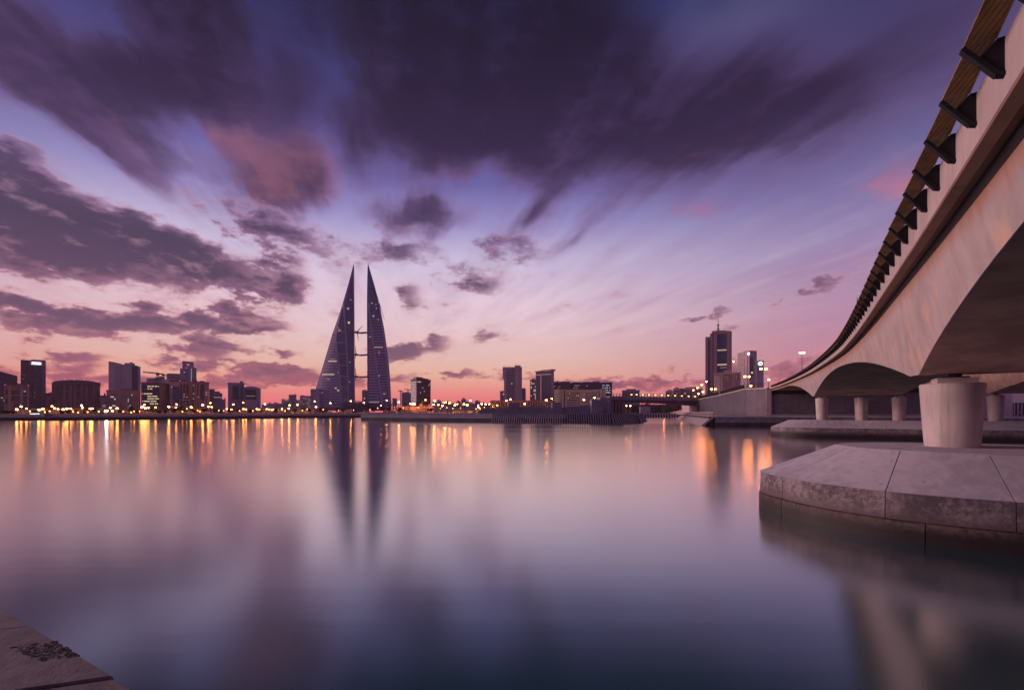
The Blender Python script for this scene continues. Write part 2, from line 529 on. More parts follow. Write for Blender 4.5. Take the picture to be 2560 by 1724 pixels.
def thing(name, label, cat, loc=(0, 0, 0), rz=0.0, group=None):
    o = bpy.data.objects.new(name, None)
    COL.objects.link(o)
    o.location = loc
    o.rotation_euler = (0, 0, rz)
    o.empty_display_size = 0.5
    PM[o.name] = Matrix.Translation(Vector(loc)) @ Matrix.Rotation(rz, 4, 'Z')
    o['label'] = label
    o['category'] = cat
    o['kind'] = 'thing'
    if group:
        o['group'] = group
    return o


def tag(o, label, cat, group=None):
    o['label'] = label
    o['category'] = cat
    if group:
        o['group'] = group
    return o


def copy_tree(o, parent=None, loc=None, rz=None):
    c = o.copy()
    COL.objects.link(c)
    if parent is not None:
        c.parent = parent
    if loc is not None:
        c.location = loc
    if rz is not None:
        c.rotation_euler = (0, 0, rz)
    for ch in o.children:
        copy_tree(ch, c)
    return c


ORD = ['first', 'second', 'third', 'fourth', 'fifth', 'sixth', 'seventh', 'eighth', 'ninth', 'tenth', 'eleventh', 'twelfth', 'thirteenth', 'fourteenth', 'fifteenth', 'sixteenth', 'seventeenth', 'eighteenth', 'nineteenth', 'twentieth']

# ------------------------------------------------------------------ materials
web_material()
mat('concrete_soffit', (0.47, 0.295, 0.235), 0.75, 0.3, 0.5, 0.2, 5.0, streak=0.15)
mat('concrete_parapet', (0.56, 0.45, 0.43), 0.7, 0.10, 0.8, 0.05, 10.0, streak=0.22, streak_scale=3.0)
mat('concrete_cornice', (0.27, 0.165, 0.125), 0.8, 0.2, 0.7, 0.08, 10.0)
mat('concrete_column', (0.60, 0.51, 0.48), 0.6, 0.16, 0.5, 0.06, 14.0, streak=0.6, streak_scale=3.4)
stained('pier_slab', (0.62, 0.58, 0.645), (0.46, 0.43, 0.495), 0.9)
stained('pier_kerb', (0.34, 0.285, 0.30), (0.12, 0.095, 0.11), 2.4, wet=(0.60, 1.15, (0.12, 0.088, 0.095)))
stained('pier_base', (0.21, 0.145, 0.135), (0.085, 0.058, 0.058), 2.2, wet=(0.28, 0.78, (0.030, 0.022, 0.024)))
mat('joint', (0.05, 0.04, 0.045), 0.95, 0.2)
stained('quay_stone', (0.25, 0.20, 0.235), (0.155, 0.122, 0.15), 1.9)
mat('stone_chip', (0.17, 0.135, 0.15), 0.95, 0.5, 22.0, 1.0, 30.0)
mat('wood_screen', (0.32, 0.19, 0.07), 0.5, 0.4, 2.5, 0.1, 20.0)
mat('bracket_steel', (0.010, 0.012, 0.015), 0.6, 0.3, 6.0, spec=0.25)
mat('steel_grey', (0.16, 0.14, 0.15), 0.45, 0.2, 2.0, metal=0.6)
mat('rail_dark', (0.07, 0.055, 0.06), 0.55, 0.2, 2.0)
mat('wall_panel', (0.20, 0.165, 0.205), 0.85, 0.16, 0.25, 0.15, 4.0, streak=0.12)
mat('wall_panel_rough', (0.14, 0.125, 0.16), 0.9, 0.16, 0.3, 0.8, 2.6)
mat('wall_pale', (0.37, 0.33, 0.40), 0.85, 0.16, 0.2, 0.15, 2.0, streak=0.2)
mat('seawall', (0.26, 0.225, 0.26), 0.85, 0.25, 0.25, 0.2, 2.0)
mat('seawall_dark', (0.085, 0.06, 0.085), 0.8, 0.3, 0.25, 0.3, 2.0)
mat('rib_stone', (0.46, 0.36, 0.37), 0.85, 0.25, 0.5)
mat('land', (0.42, 0.31, 0.24), 0.9, 0.3, 0.05)
mat('asphalt', (0.06, 0.055, 0.06), 0.9, 0.2, 0.6)
mat('leaf', (0.06, 0.07, 0.028), 0.7, 0.5, 1.2)
mat('leaf_palm', (0.07, 0.075, 0.03), 0.6, 0.4, 1.5)
mat('bark', (0.12, 0.085, 0.06), 0.9, 0.3, 2.0)
mat('b_brown', (0.406, 0.220, 0.237), 0.75, 0.15, 0.12)
mat('b_brown_dark', (0.211, 0.128, 0.169), 0.75, 0.15, 0.12)
mat('b_tan', (0.536, 0.355, 0.318), 0.8, 0.15, 0.12)
mat('b_cream', (0.700, 0.611, 0.442), 0.8, 0.1, 0.12)
mat('b_stone', (0.650, 0.474, 0.515), 0.75, 0.12, 0.12)
mat('b_pale', (0.585, 0.488, 0.585), 0.7, 0.1, 0.1)
mat('b_grey', (0.374, 0.321, 0.476), 0.7, 0.15, 0.1)
mat('b_dark', (0.122, 0.094, 0.169), 0.5, 0.2, 0.1)
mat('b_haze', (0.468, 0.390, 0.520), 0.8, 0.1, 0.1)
mat('b_plum', (0.338, 0.219, 0.275), 0.7, 0.1, 0.12)
mat('promenade_wall', (0.68, 0.50, 0.34), 0.85, 0.15, 0.3)
mat('b_roof', (0.195, 0.156, 0.182), 0.8, 0.2, 0.2)
mat('b_red', (0.450, 0.247, 0.290), 0.7, 0.1, 0.12)
mat('tower_stone', (0.478, 0.406, 0.638), 0.6, 0.08, 0.05)
mat('tower_band', (0.275, 0.239, 0.406), 0.5, 0.08, 0.05)
mat('tower_glass', (0.145, 0.152, 0.334), 0.25, 0.2, 0.06, spec=0.6)
mat('glass_dark', (0.062, 0.059, 0.106), 0.18, 0.4, 0.25, spec=0.6)
mat('glass_blue', (0.069, 0.081, 0.188), 0.16, 0.25, 0.12, spec=0.7)
mat('roof_green', (0.16, 0.26, 0.22), 0.6, 0.1, 0.2)
mat('white_frame', (0.5, 0.45, 0.46), 0.6, 0.1, 0.2)
glow('lit_warm', (1.0, 0.74, 0.42), 0.75)
glow('lit_dim', (1.0, 0.62, 0.45), 0.34)
glow('lit_white', (0.85, 0.92, 1.0), 0.6)
glow('lit_green', (0.85, 1.0, 0.6), 0.45)
glow('sign_white', (0.82, 0.93, 1.0), 2.0)
glow('lamp_sodium', (1.0, 0.31, 0.06), 135.0)
glow('lamp_soft', (1.0, 0.29, 0.055), 72.0)
glow('lamp_road', (1.0, 0.27, 0.04), 70.0)
glow('lamp_white', (0.85, 0.92, 1.0), 90.0)
glow('lamp_garden', (1.0, 0.30, 0.05), 18.0)
glow('lamp_deck', (1.0, 0.60, 0.16), 4.0)
glow('lamp_red', (1.0, 0.10, 0.08), 2.5)


def water_material():
    """calm harbour water smoothed by a long exposure: a teal body under a softly blurred mirror"""
    m = bpy.data.materials.new('water')
    m.use_nodes = True
    nt = m.node_tree
    nt.nodes.clear()
    t = Tree(nt)
    g = t.node('ShaderNodeNewGeometry')
    pos = Ex(t, g.outputs['Position'])
    x, y, z = t.sep(pos)
    patch = t.noise(t.xyz(x * 0.02, y * 0.045, 0.0), 1.0, 3.0, 0.5)
    n1 = t.noise(t.xyz(x * 0.05, y * 0.9, 0.0), 1.0, 3.0, 0.5)
    bp = t.node('ShaderNodeBump')
    bp.inputs['Strength'].default_value = 0.02
    bp.inputs['Distance'].default_value = 0.2
    t.put(bp.inputs['Height'], n1)
    body = t.node('ShaderNodeBsdfDiffuse')
    body.inputs['Color'].default_value = (0.012, 0.100, 0.115, 1)
    mir = t.node('ShaderNodeBsdfAnisotropic')
    mir.distribution = 'BECKMANN'
    mir.inputs['Color'].default_value = (1, 1, 1, 1)
    t.put(mir.inputs['Roughness'], t.smooth(patch, 0.3, 0.7, 0.165, 0.19))
    nt.links.new(bp.outputs[0], mir.inputs['Normal'])
    lw = t.node('ShaderNodeLayerWeight')
    lw.inputs['Blend'].default_value = 0.5
    g_ = lambda v: (v, v, v, 1)
    fr = t.ramp(Ex(t, lw.outputs['Facing']), [(0.0, g_(.03)), (0.40, g_(.11)), (0.485, g_(.17)), (0.625, g_(.31)), (0.775, g_(.62)), (0.895, g_(.88)), (1.0, g_(.98))])
    mx = t.node('ShaderNodeMixShader')
    t.put(mx.inputs[0], fr)
    nt.links.new(body.outputs[0], mx.inputs[1])
    nt.links.new(mir.outputs[0], mx.inputs[2])
    out = t.node('ShaderNodeOutputMaterial')
    nt.links.new(mx.outputs[0], out.inputs['Surface'])
    MATS['water'] = m


water_material()

# ------------------------------------------------------------------ the setting: water and land
w = MB().add([(-6000, -300, 0), (6000, -300, 0), (6000, 9000, 0), (-6000, 9000, 0)], [(0, 1, 2, 3)]).build('water', 'water')
w['kind'] = 'structure'

SHORE = [(-900, 120), (-420, 165), (-244, 226), (-200, 253), (-160, 314), (-117, 350), (-40, 362), (60, 362), (132, 362)]
GROUND = 2.0


def shore_D(px):
    k = (px - CX) / FOC
    for (x0, y0), (x1, y1) in zip(SHORE, SHORE[1:]):
        f0, f1 = x0 - k * y0, x1 - k * y1
        if f0 <= 0 <= f1 or f1 <= 0 <= f0:
            t_ = f0 / (f0 - f1)
            return y0 + (y1 - y0) * t_
    return 362.0


land = [(x, y + 2.2) for x, y in SHORE] + [(140, 300), (120, 262), (104, 258), (66, 139), (62.5, 133.2), (76, 129.2), (152, 99), (262, 60), (900, 20), (5000, 20), (5000, 8000), (-5000, 8000), (-5000, 120)]
g = MB().prism(land, -2.0, [GROUND - 0.02] * len(SHORE) + [2.6, 2.85, 2.9, 2.9, 2.9, 2.9, 2.9, 2.9, 2.9, 2.9, 2.0, 2.0, 2.0])
go = g.build('ground', 'land')
go['kind'] = 'structure'


def strip_wall(pts, prof, name, material, parent=None, kind=None, smooth=False):
    """sweep a profile of (offset to the left of travel, z) along plan points"""
    rings = []
    n = len(pts)
    for i, p in enumerate(pts):
        a = Vector(pts[max(i - 1, 0)]).to_2d()
        b = Vector(pts[min(i + 1, n - 1)]).to_2d()
        d = (b - a).normalized()
        nl = Vector((-d.y, d.x))
        z0 = p[2] if len(p) > 2 else 0.0
        rings.append([(p[0] + nl.x * o, p[1] + nl.y * o, z0 + z) for o, z in prof])
    m = MB().loft(rings, closed=True, caps=True)
    return m.build(name, material, parent, kind=kind, smooth=smooth)


def resample(pts, step):
    out = [Vector(pts[0])]
    acc = 0.0
    for a, b in zip(pts, pts[1:]):
        a, b = Vector(a), Vector(b)
        L = (b - a).length
        pos_ = step - acc
        while pos_ <= L:
            out.append(a.lerp(b, pos_ / L))
            pos_ += step
        acc = (acc + L) % step
    return out


# left sea wall and promenade
sw = thing('sea_wall', 'long low dark sea wall along the far left city shore', 'sea wall', (-200, 253, 0))
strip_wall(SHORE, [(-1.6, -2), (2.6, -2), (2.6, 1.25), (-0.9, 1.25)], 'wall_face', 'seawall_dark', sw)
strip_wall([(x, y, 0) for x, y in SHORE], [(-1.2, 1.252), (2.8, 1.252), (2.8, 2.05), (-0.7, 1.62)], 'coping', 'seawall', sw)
rl = thing('promenade_railing', 'long low railing on the sea wall in front of the far city', 'railing', (-200, 255, GROUND))
P = [Vector((x, y + 3.2, 0)) for x, y in SHORE[1:]]
m = MB()
for a, b in zip(P, P[1:]):
    m.bar((a.x, a.y, 3.05), (b.x, b.y, 3.05), 0.14, 0.14)
m.build('handrail', 'promenade_wall', rl)
m = MB()
for a, b in zip(P, P[1:]):
    m.bar((a.x, a.y, 2.35), (b.x, b.y, 2.35), 0.08, 0.08)
m.build('lower_rail', 'promenade_wall', rl)
m = MB()
for q in resample(P, 2.6):
    m.box(q.x - 0.16, q.x + 0.16, q.y - 0.1, q.y + 0.1, 2.0, 3.04)
m.build('posts', 'promenade_wall', rl, kind='stuff')
hut = thing('wall_hut', 'small dark box standing on the sea wall at far left', 'hut', pix(117, 1044, 229))
c = pix(117, 1044, 228)
MB().box(c.x - 1.1, c.x + 1.1, c.y, c.y + 2.2, 1.9, 2.9).build('hut_body', 'b_dark', hut)
MB().box(c.x - 1.3, c.x + 1.3, c.y - .2, c.y + 2.4, 2.9, 3.05).build('roof', 'b_dark', hut)

# mole in the middle with its ramp wall
MOLE = [(-76, 229), (-40, 209), (-8, 193), (22, 186), (41, 185.5), (52, 190), (57, 199), (57, 209)]
mo = thing('mole', 'grey concrete mole running across the middle of the harbour', 'mole', (0, 205, 0))
MB().prism(MOLE + [(52, 236), (10, 244), (-72, 246)], -2.0, 3.18).build('core', 'seawall_dark', mo)
strip_wall(MOLE[:4], [(0.35, 1.35), (-0.0, 1.35), (-0.25, 3.22), (0.35, 3.22)][::-1], 'facing', 'wall_pale', mo)
strip_wall(MOLE, [(-0.5, 3.23), (2.2, 3.23), (2.2, 3.42), (-0.5, 3.42)], 'coping', 'wall_pale', mo)
rib_mesh = None
k = 0
for q, q2 in zip(resample([(x, y, 0) for x, y in MOLE[2:]], 0.95), resample([(x, y, 0) for x, y in MOLE[2:]], 0.95)[1:]):
    d = (q2 - q).normalized()
    nr = Vector((d.y, -d.x, 0))
    if k % 1 == 0:
        m = MB().bar(q + nr * 0.05 + Vector((0, 0, 3.1)), q + nr * 2.1 + Vector((0, 0, -0.15)), 0.42, 0.4)
        m.build('rib', 'rib_stone', mo)
    k += 1

rw = thing('ramp_wall', 'pale grey sloping ramp wall with square blocks on the mole', 'ramp wall', (10, 226, 3))
D = 222.0
top = [(1196, 1027), (1206, 1023), (1232, 1020), (1275, 1017), (1350, 1016), (1405, 1018), (1450, 1014), (1480, 1010), (1515, 1000), (1532, 992)]
m = MB()
pts = [(px_x(a, D), D + (a - 1196) * 0.01) for a, b in top]
back = [(x, y + 6) for x, y in pts][::-1]
zt = [py_z(b, D) for a, b in top]
for i in range(len(pts) - 1):
    m.prism([pts[i], pts[i + 1], (pts[i + 1][0], pts[i + 1][1] + 6), (pts[i][0], pts[i][1] + 6)], 3.0, [zt[i], zt[i + 1], zt[i + 1], zt[i]])
m.build('wall', 'wall_pale', rw)
for a, b, yy in ((1273, 1296, 1007), (1380, 1404, 1005), (1478, 1506, 999)):
    MB().box(px_x(a, D), px_x(b, D), D - 0.9, D + 3.5, 3.0, py_z(yy, D)).build('block', 'wall_pale', rw)
for a in (1404, 1477, 1500, 1521):
    MB().box(px_x(a, D) - .15, px_x(a, D) + .15, D - 0.12, D + .5, 3.4, py_z(interp(top, a)[0], D) - .05).build('pilaster', 'b_grey', rw)

# ------------------------------------------------------------------ the road bridge at the right
EDGE = [(-30, -19.0, 8.2), (-20, -11.6, 8.25), (-8, -2.95, 8.3), (0, 2.6, 8.35), (5.65, 6.42, 8.4), (7.48, 7.66, 8.44), (9.47, 9.01, 8.5), (12.2, 10.86, 8.6), (14.9, 12.67, 8.7), (19.1, 15.48, 8.85), (24.8, 19.25, 9.0),
        (32.3, 24.1, 9.2), (40.8, 29.4, 9.42), (56.4, 38.5, 9.9), (76.9, 49.8, 10.42), (101, 62.1, 10.9), (127, 74.0, 11.1), (139.5, 79.0, 11.12)]


def catmull(tab, v):
    n = len(tab)
    for i in range(n - 1):
        if v <= tab[i + 1][0] or i == n - 2:
            break
    p0, p1, p2, p3 = tab[max(i - 1, 0)], tab[i], tab[i + 1], tab[min(i + 2, n - 1)]
    h = p2[0] - p1[0]
    t_ = (v - p1[0]) / h
    res = []
    for k_ in range(1, len(p1)):
        m1 = (p2[k_] - p0[k_]) / (p2[0] - p0[0]) * h if p2[0] != p0[0] else 0
        m2 = (p3[k_] - p1[k_]) / (p3[0] - p1[0]) * h if p3[0] != p1[0] else 0
        t2, t3 = t_ * t_, t_ ** 3
        res.append((2 * t3 - 3 * t2 + 1) * p1[k_] + (t3 - 2 * t2 + t_) * m1 + (-2 * t3 + 3 * t2) * p2[k_] + (t3 - t2) * m2)
    return res


# stations every 0.5 m of travel along the deck edge
ST = []
yy = -25.0
s_acc = 0.0
prev = None
while yy <= 139.2:
    x, z = catmull(EDGE, yy)
    p = Vector((x, yy, z))
    if prev is not None:
        s_acc += hypot(p.x - prev.x, p.y - prev.y)
    ST.append((s_acc, p))
    prev = p
    yy += 0.2


def station(s):
    lo, hi = 0, len(ST) - 1
    while hi - lo > 1:
        mid = (lo + hi) // 2
        if ST[mid][0] <= s:
            lo = mid
        else:
            hi = mid
    k_ = (s - ST[lo][0]) / max(1e-6, ST[hi][0] - ST[lo][0])
    p = ST[lo][1].lerp(ST[hi][1], k_)
    a, b = ST[max(lo - 8, 0)][1], ST[min(hi + 8, len(ST) - 1)][1]
    tg = Vector((b.x - a.x, b.y - a.y, 0)).normalized()
    nr = Vector((tg.y, -tg.x, 0))          # to the right (inwards)
    return p, tg, nr


def s_at_y(yv):
    for s_, p in ST:
        if p.y >= yv:
            return s_
    return ST[-1][0]


S_NEAR, S_FAR, S_END = s_at_y(18.55), s_at_y(78.0), ST[-1][0]
FLAT = 0.95       # half length of the flat seat over a pier


def girder_depth(s):
    """depth of the girder under the deck edge and the arching between piers"""
    if s < S_NEAR:
        L, d0, dp, q = 18.5, 0.95, 3.38, S_NEAR - s
    elif s < S_FAR:
        half = (S_FAR - S_NEAR) / 2
        k_ = (s - S_NEAR) / (S_FAR - S_NEAR)
        dp = 3.38 if k_ < 0.5 else 3.72
        L, d0, q = half * 0.96, 0.95, min(s - S_NEAR, S_FAR - s)
    else:
        L, d0, dp, q = (S_END - S_FAR) * 0.60, 0.55, 3.72, s - S_FAR
    if q <= FLAT:
        return dp
    q = min(1.0, (q - FLAT) / L)
    return d0 + (dp - d0) * (1 - q) ** 1.9


WIDTH = 13.6
brd = thing('road_bridge', 'concrete road bridge with haunched girder and leaning screens at right', 'bridge', (16.6, 17.3, 2.7))
SS = []
s_ = 0.0
while s_ < S_END:
    SS.append(s_)
    s_ += 1.0 if s_ < S_FAR else 1.6
for q in (S_NEAR, S_FAR):
    SS += [q - FLAT, q + FLAT, q]
SS.append(S_END)
SS = sorted(set(round(q, 4) for q in SS))


def sweep(prof, name, material, parent, smooth=True, s0=None, s1=None, sampling=None):
    rings = []
    for q in (sampling or SS):
        if (s0 is not None and q < s0) or (s1 is not None and q > s1):
            continue
        p, tg, nr = station(q)
        rings.append([p + nr * o + Vector((0, 0, z)) for o, z in (prof(q) if callable(prof) else prof)])
    return MB().loft(rings, True, True).build(name, material, parent, smooth=smooth)


# parapet blocks: one per pour, with a small joint between
par = [0.0]
sj = 6.3
while sj < S_END:
    par.append(sj)
    sj += 7.05
par.append(S_END)
for a, b in zip(par, par[1:]):
    smp = [a + 0.012] + [q for q in SS if a + 0.05 < q < b - 0.05] + [b - 0.012]
    sweep([(0.0, 0.0), (0.0, 0.84), (0.04, 0.87), (0.30, 0.87), (0.34, 0.0)], 'parapet', 'concrete_parapet', brd, True, sampling=smp)
sweep([(0.345, 0.02), (0.345, 0.30), (WIDTH - 0.345, 0.42), (WIDTH - 0.345, 0.02)], 'deck', 'asphalt', brd)
# cornice strip under the parapet (drip edge) and the overhang, cast in lengths
for a, b in zip(par, par[1:]):
    smp = [a + 0.008] + [q for q in SS if a + 0.05 < q < b - 0.05] + [b - 0.008]
    sweep([(0.0, -0.003), (0.24, -0.003), (0.20, -0.10), (0.012, -0.05)], 'drip_edge', 'concrete_cornice', brd, False, sampling=smp)
sweep([(0.245, 0.015), (0.245, -0.02), (0.46, -0.05), (0.46, 0.015)], 'overhang', 'concrete_cornice', brd, False)


sweep([(0.37, -0.03), (0.37, -0.10), (0.462, -0.22), (0.462, -0.03)], 'overhang_shade', 'joint', brd, False)  # dark strip added to stand for the shadow beneath the overhang


def girder_prof(q):
    d = girder_depth(q)
    o = 0.44
    inn = 0.16 * d
    w = WIDTH - o
    return [(o, -0.0), (o + 0.02, -0.28), (o + inn * .5, -0.28 - (d - .28) * .5), (o + inn, -d), (w - inn, -d), (w, -0.28), (w, 0.0)]


# girder: outer web and the soffit as separate surfaces of their own concrete
def web_rings(fn, name, material):
    rings = []
    for q in SS:
        p, tg, nr = station(q)
        rings.append([p + nr * o + Vector((0, 0, z)) for o, z in fn(q)])
    return MB().loft(rings, True, True).build(name, material, brd, smooth=True)


def web_l(q):
    g_ = girder_prof(q)
    return [g_[0], g_[1], g_[2], g_[3], (g_[3][0] + 0.03, g_[3][1] + 0.002), (1.6, -0.0)]


def web_r(q):
    g_ = girder_prof(q)
    return [g_[6], g_[5], g_[4], (g_[4][0] - 0.03, g_[4][1] + 0.002), (WIDTH - 1.6, 0.0)]


def soff(q):
    g_ = girder_prof(q)
    return [(g_[3][0] + 0.032, g_[3][1] + 0.004), (g_[4][0] - 0.032, g_[4][1] + 0.004), (g_[4][0] - 0.05, g_[4][1] + 0.2), (g_[3][0] + 0.05, g_[3][1] + 0.2)]


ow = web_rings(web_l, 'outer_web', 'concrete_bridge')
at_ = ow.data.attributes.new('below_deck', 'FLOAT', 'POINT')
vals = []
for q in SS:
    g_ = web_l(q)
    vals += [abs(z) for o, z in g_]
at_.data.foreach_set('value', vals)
web_rings(web_r, 'inner_web', 'concrete_soffit')
web_rings(soff, 'soffit', 'concrete_soffit')

# leaning screen: brackets with gusset fins and slatted panels, one bay after another
BAY = 1.405
s0b = s_at_y(6.25) - BAY * 8
nb = int((S_END - 1.0 - s0b) / BAY)
ZB_ = 0.87       # parapet top over the deck edge; the brackets hang on the outer face below it
FIN = [(0.01, ZB_ - 0.004), (-0.072, ZB_ - 0.004), (-0.268, ZB_ - 0.215), (-0.085, ZB_ - 0.50), (0.01, ZB_ - 0.53)]
FA, FC = (-0.435, ZB_ - 0.012), (-0.075, ZB_ - 0.525)
WOUT, WIN = -0.425, -0.078
for i in range(nb):
    s = s0b + i * BAY
    p, tg, nr = station(s)
    U = Vector((0, 0, 1))
    at = lambda o, z: p + nr * o + U * z
    fin = MB()
    pts = [at(*q) for q in FIN]
    n_ = len(pts)
    fin.add([q + tg * 0.014 for q in pts] + [q - tg * 0.014 for q in pts], [tuple(range(n_)), tuple(range(2 * n_ - 1, n_ - 1, -1))] + [(j, (j + 1) % n_, n_ + (j + 1) % n_, n_ + j) for j in range(n_)])
    br = fin.build('bracket_fin', 'bracket_steel', brd)
    a, c = at(*FA), at(*FC)
    dirv = (a - c).normalized()
    outn = tg.cross(dirv).normalized()
    MB().bar(c, a, 0.115, 0.055, upv=outn).bar(at(-0.075, ZB_ - .515), at(0.012, ZB_ - .545), 0.115, 0.05).build('flange', 'bracket_steel', br)
    if i == nb - 1:
        continue
    pn, tgn, nrn = station(s + BAY)
    near = -1 < p.y < 34

    def pl(l, w_, off=0.0):
        """point of the shelf: l = 0 at this bracket, 1 at the next; w_ = outwards offset; off = height over its underside"""
        q0 = p + nr * w_ + U * (ZB_ + 0.012 + 0.035 + off)
        q1 = pn + nrn * w_ + U * (ZB_ + 0.012 + off)
        return q0.lerp(q1, l)

    l0, l1 = 0.012, 0.996
    poly = [(l0, WIN), (l1, WIN), (l1, WOUT), (l0, WOUT + 0.055)]
    drift = 0.30

    def clip(poly, lo, hi):
        key = lambda q: (q[1] - WOUT) + (q[0] - 1.0) * drift
        for sign, lim in ((1, lo), (-1, hi)):
            out = []
            for j in range(len(poly)):
                A, B = poly[j - 1], poly[j]
                ka, kb = sign * (key(A) - lim), sign * (key(B) - lim)
                if (ka >= 0) != (kb >= 0):
                    tt = ka / (ka - kb)
                    out.append((lerp(A[0], B[0], tt), lerp(A[1], B[1], tt)))
                if kb >= 0:
                    out.append(B)
            poly = out
            if len(poly) < 3:
                return []
        return poly

    def slab(poly, z0, z1):
        n_ = len(poly)
        v_ = [pl(l, m_, z0) for l, m_ in poly] + [pl(l, m_, z1) for l, m_ in poly]
        return MB().add(v_, [tuple(range(n_)), tuple(range(2 * n_ - 1, n_ - 1, -1))] + [(j, (j + 1) % n_, n_ + (j + 1) % n_, n_ + j) for j in range(n_)])

    pan = slab(poly, 0.014, 0.034).build('screen_panel', 'wood_screen', brd)
    if near:
        k0, k1, n_pl = -0.34, 0.36, 9
        for j in range(n_pl):
            g_ = 0.0045
            pc = clip([(l0, WIN - .022), (l1, WIN - .022), (l1, WOUT), (l0, WOUT + .055)], lerp(k0, k1, j / n_pl) + g_, lerp(k0, k1, (j + 1) / n_pl) - g_)
            if pc:
                slab(pc, 0.0, 0.0135).build('plank', 'wood_screen', pan)
    MB().bar(pl(l0, WIN - .01, .012), pl(l1, WIN - .01, .012), 0.022, 0.05).build('inner_trim', 'wood_screen', pan)

# thin mast on the deck
c_ = pix(2143, 744, 27.5)
MB().tube((c_.x, c_.y, station(s_at_y(27.0))[0].z + .3), c_, 0.035, 0.02, 6).build('deck_mast', 'rail_dark', brd)
# ---- piers: columns, plinths, bearings
def column(name, label, c, z0, z1, zs, r0=0.79, r1=0.94, nrm=(0.85, -0.53), group='tapered bridge columns'):
    t_ = thing(name, label, 'column', (c[0], c[1], z0), 0, group)
    n = 40
    rings = []
    for k_ in range(9):
        f = k_ / 8
        r = lerp(r0, r1, f ** 0.9)
        rings.append([(c[0] + r * cos(2 * pi * j / n), c[1] + r * sin(2 * pi * j / n), lerp(z0, z1 - 0.03, f)) for j in range(n)])
    rings.append([(c[0] + (r1 - .03) * cos(2 * pi * j / n), c[1] + (r1 - .03) * sin(2 * pi * j / n), z1) for j in range(n)])
    MB().loft(rings, True, True).build('shaft', 'concrete_column', t_, smooth=True)
    ang = atan2(nrm[1], nrm[0])
    R = Matrix.Translation((c[0], c[1], 0)) @ Matrix.Rotation(ang, 4, 'Z')
    MB().box(-0.50, 0.62, -0.58, 0.58, z1 + 0.002, zs - 0.16, R).build('plinth', 'concrete_column', t_)
    MB().box(-0.34, 0.44, -0.36, 0.36, zs - 0.158, zs - 0.10, R).build('bearing_plate', 'rail_dark', t_)
    MB().tube((c[0], c[1], zs - 0.098), (c[0], c[1], zs + 0.02), 0.3, n=12).build('bearing', 'rail_dark', t_)
    return t_


ZP = 2.69
pN, tN, nN = station(S_NEAR)
pF, tF, nF = station(S_FAR)
zsN = pN.z - girder_depth(S_NEAR)
zsF = pF.z - girder_depth(S_FAR)
offN = 0.44 + 0.16 * girder_depth(S_NEAR)
offF = 0.44 + 0.16 * girder_depth(S_FAR)
colN = [pN + nN * (offN + q) for q in (1.08, 6.5, 11.3)]
colF = [pF + nF * (offF + q) for q in (1.24, 6.6, 11.4)]
column('bridge_column', 'large tapered concrete column on the nearest pier island', colN[0], ZP, zsN - 0.37, zsN, nrm=nN)
column('bridge_column', 'tapered column behind the nearest big column, under the bridge', colN[1], ZP, zsN - 0.37, zsN, nrm=nN)
for q, lb in zip(colF, ('leftmost of the three tapered columns on the farther pier island', 'middle one of the three tapered columns on the farther pier island', 'third tapered column on the farther island, just left of the big column')):
    column('bridge_column', lb, q, ZP, zsF - 0.36, zsF, nrm=nF)

# ---- pier islands
KERB = [(30, -4.9), (10, -4.85), (-0.8, -4.7), (-2.5, -4.5), (-4.0, -4.05), (-5.6, -3.0), (-6.6, -1.7), (-7.2, -0.55), (-7.2, 0.55), (-6.6, 1.7), (-5.6, 3.0), (-4.0, 4.05), (-2.5, 4.5), (-0.8, 4.7), (10, 4.85), (30, 4.9)]
PLAT = [(30, -3.4), (10, -3.35), (-0.9, -3.2), (-2.1, -2.85), (-3.15, -2.3), (-3.9, -1.75), (-4.3, -1.1), (-4.5, -0.35), (-4.5, 0.35), (-4.3, 1.1), (-3.9, 1.75), (-3.15, 2.3), (-2.1, 2.85), (-0.9, 3.2), (10, 3.35), (30, 3.4)]


def ring_at(tab, t_):
    """tab point by running index"""
    i = min(int(t_), len(tab) - 2)
    f = t_ - i
    n = len(tab)
    p0, p1, p2, p3 = (Vector(tab[max(i - 1, 0)]), Vector(tab[i]), Vector(tab[i + 1]), Vector(tab[min(i + 2, n - 1)]))
    if i <= 1 or i >= n - 3:
        return p1.lerp(p2, f)
    m1, m2 = (p2 - p0) * 0.5, (p3 - p1) * 0.5
    if i == 2:
        m1 = (p2 - p1)
    if i == n - 4:
        m2 = (p2 - p1)
    f2, f3 = f * f, f ** 3
    return p1 * (2 * f3 - 3 * f2 + 1) + m1 * (f3 - 2 * f2 + f) + p2 * (-2 * f3 + 3 * f2) + m2 * (f3 - f2)


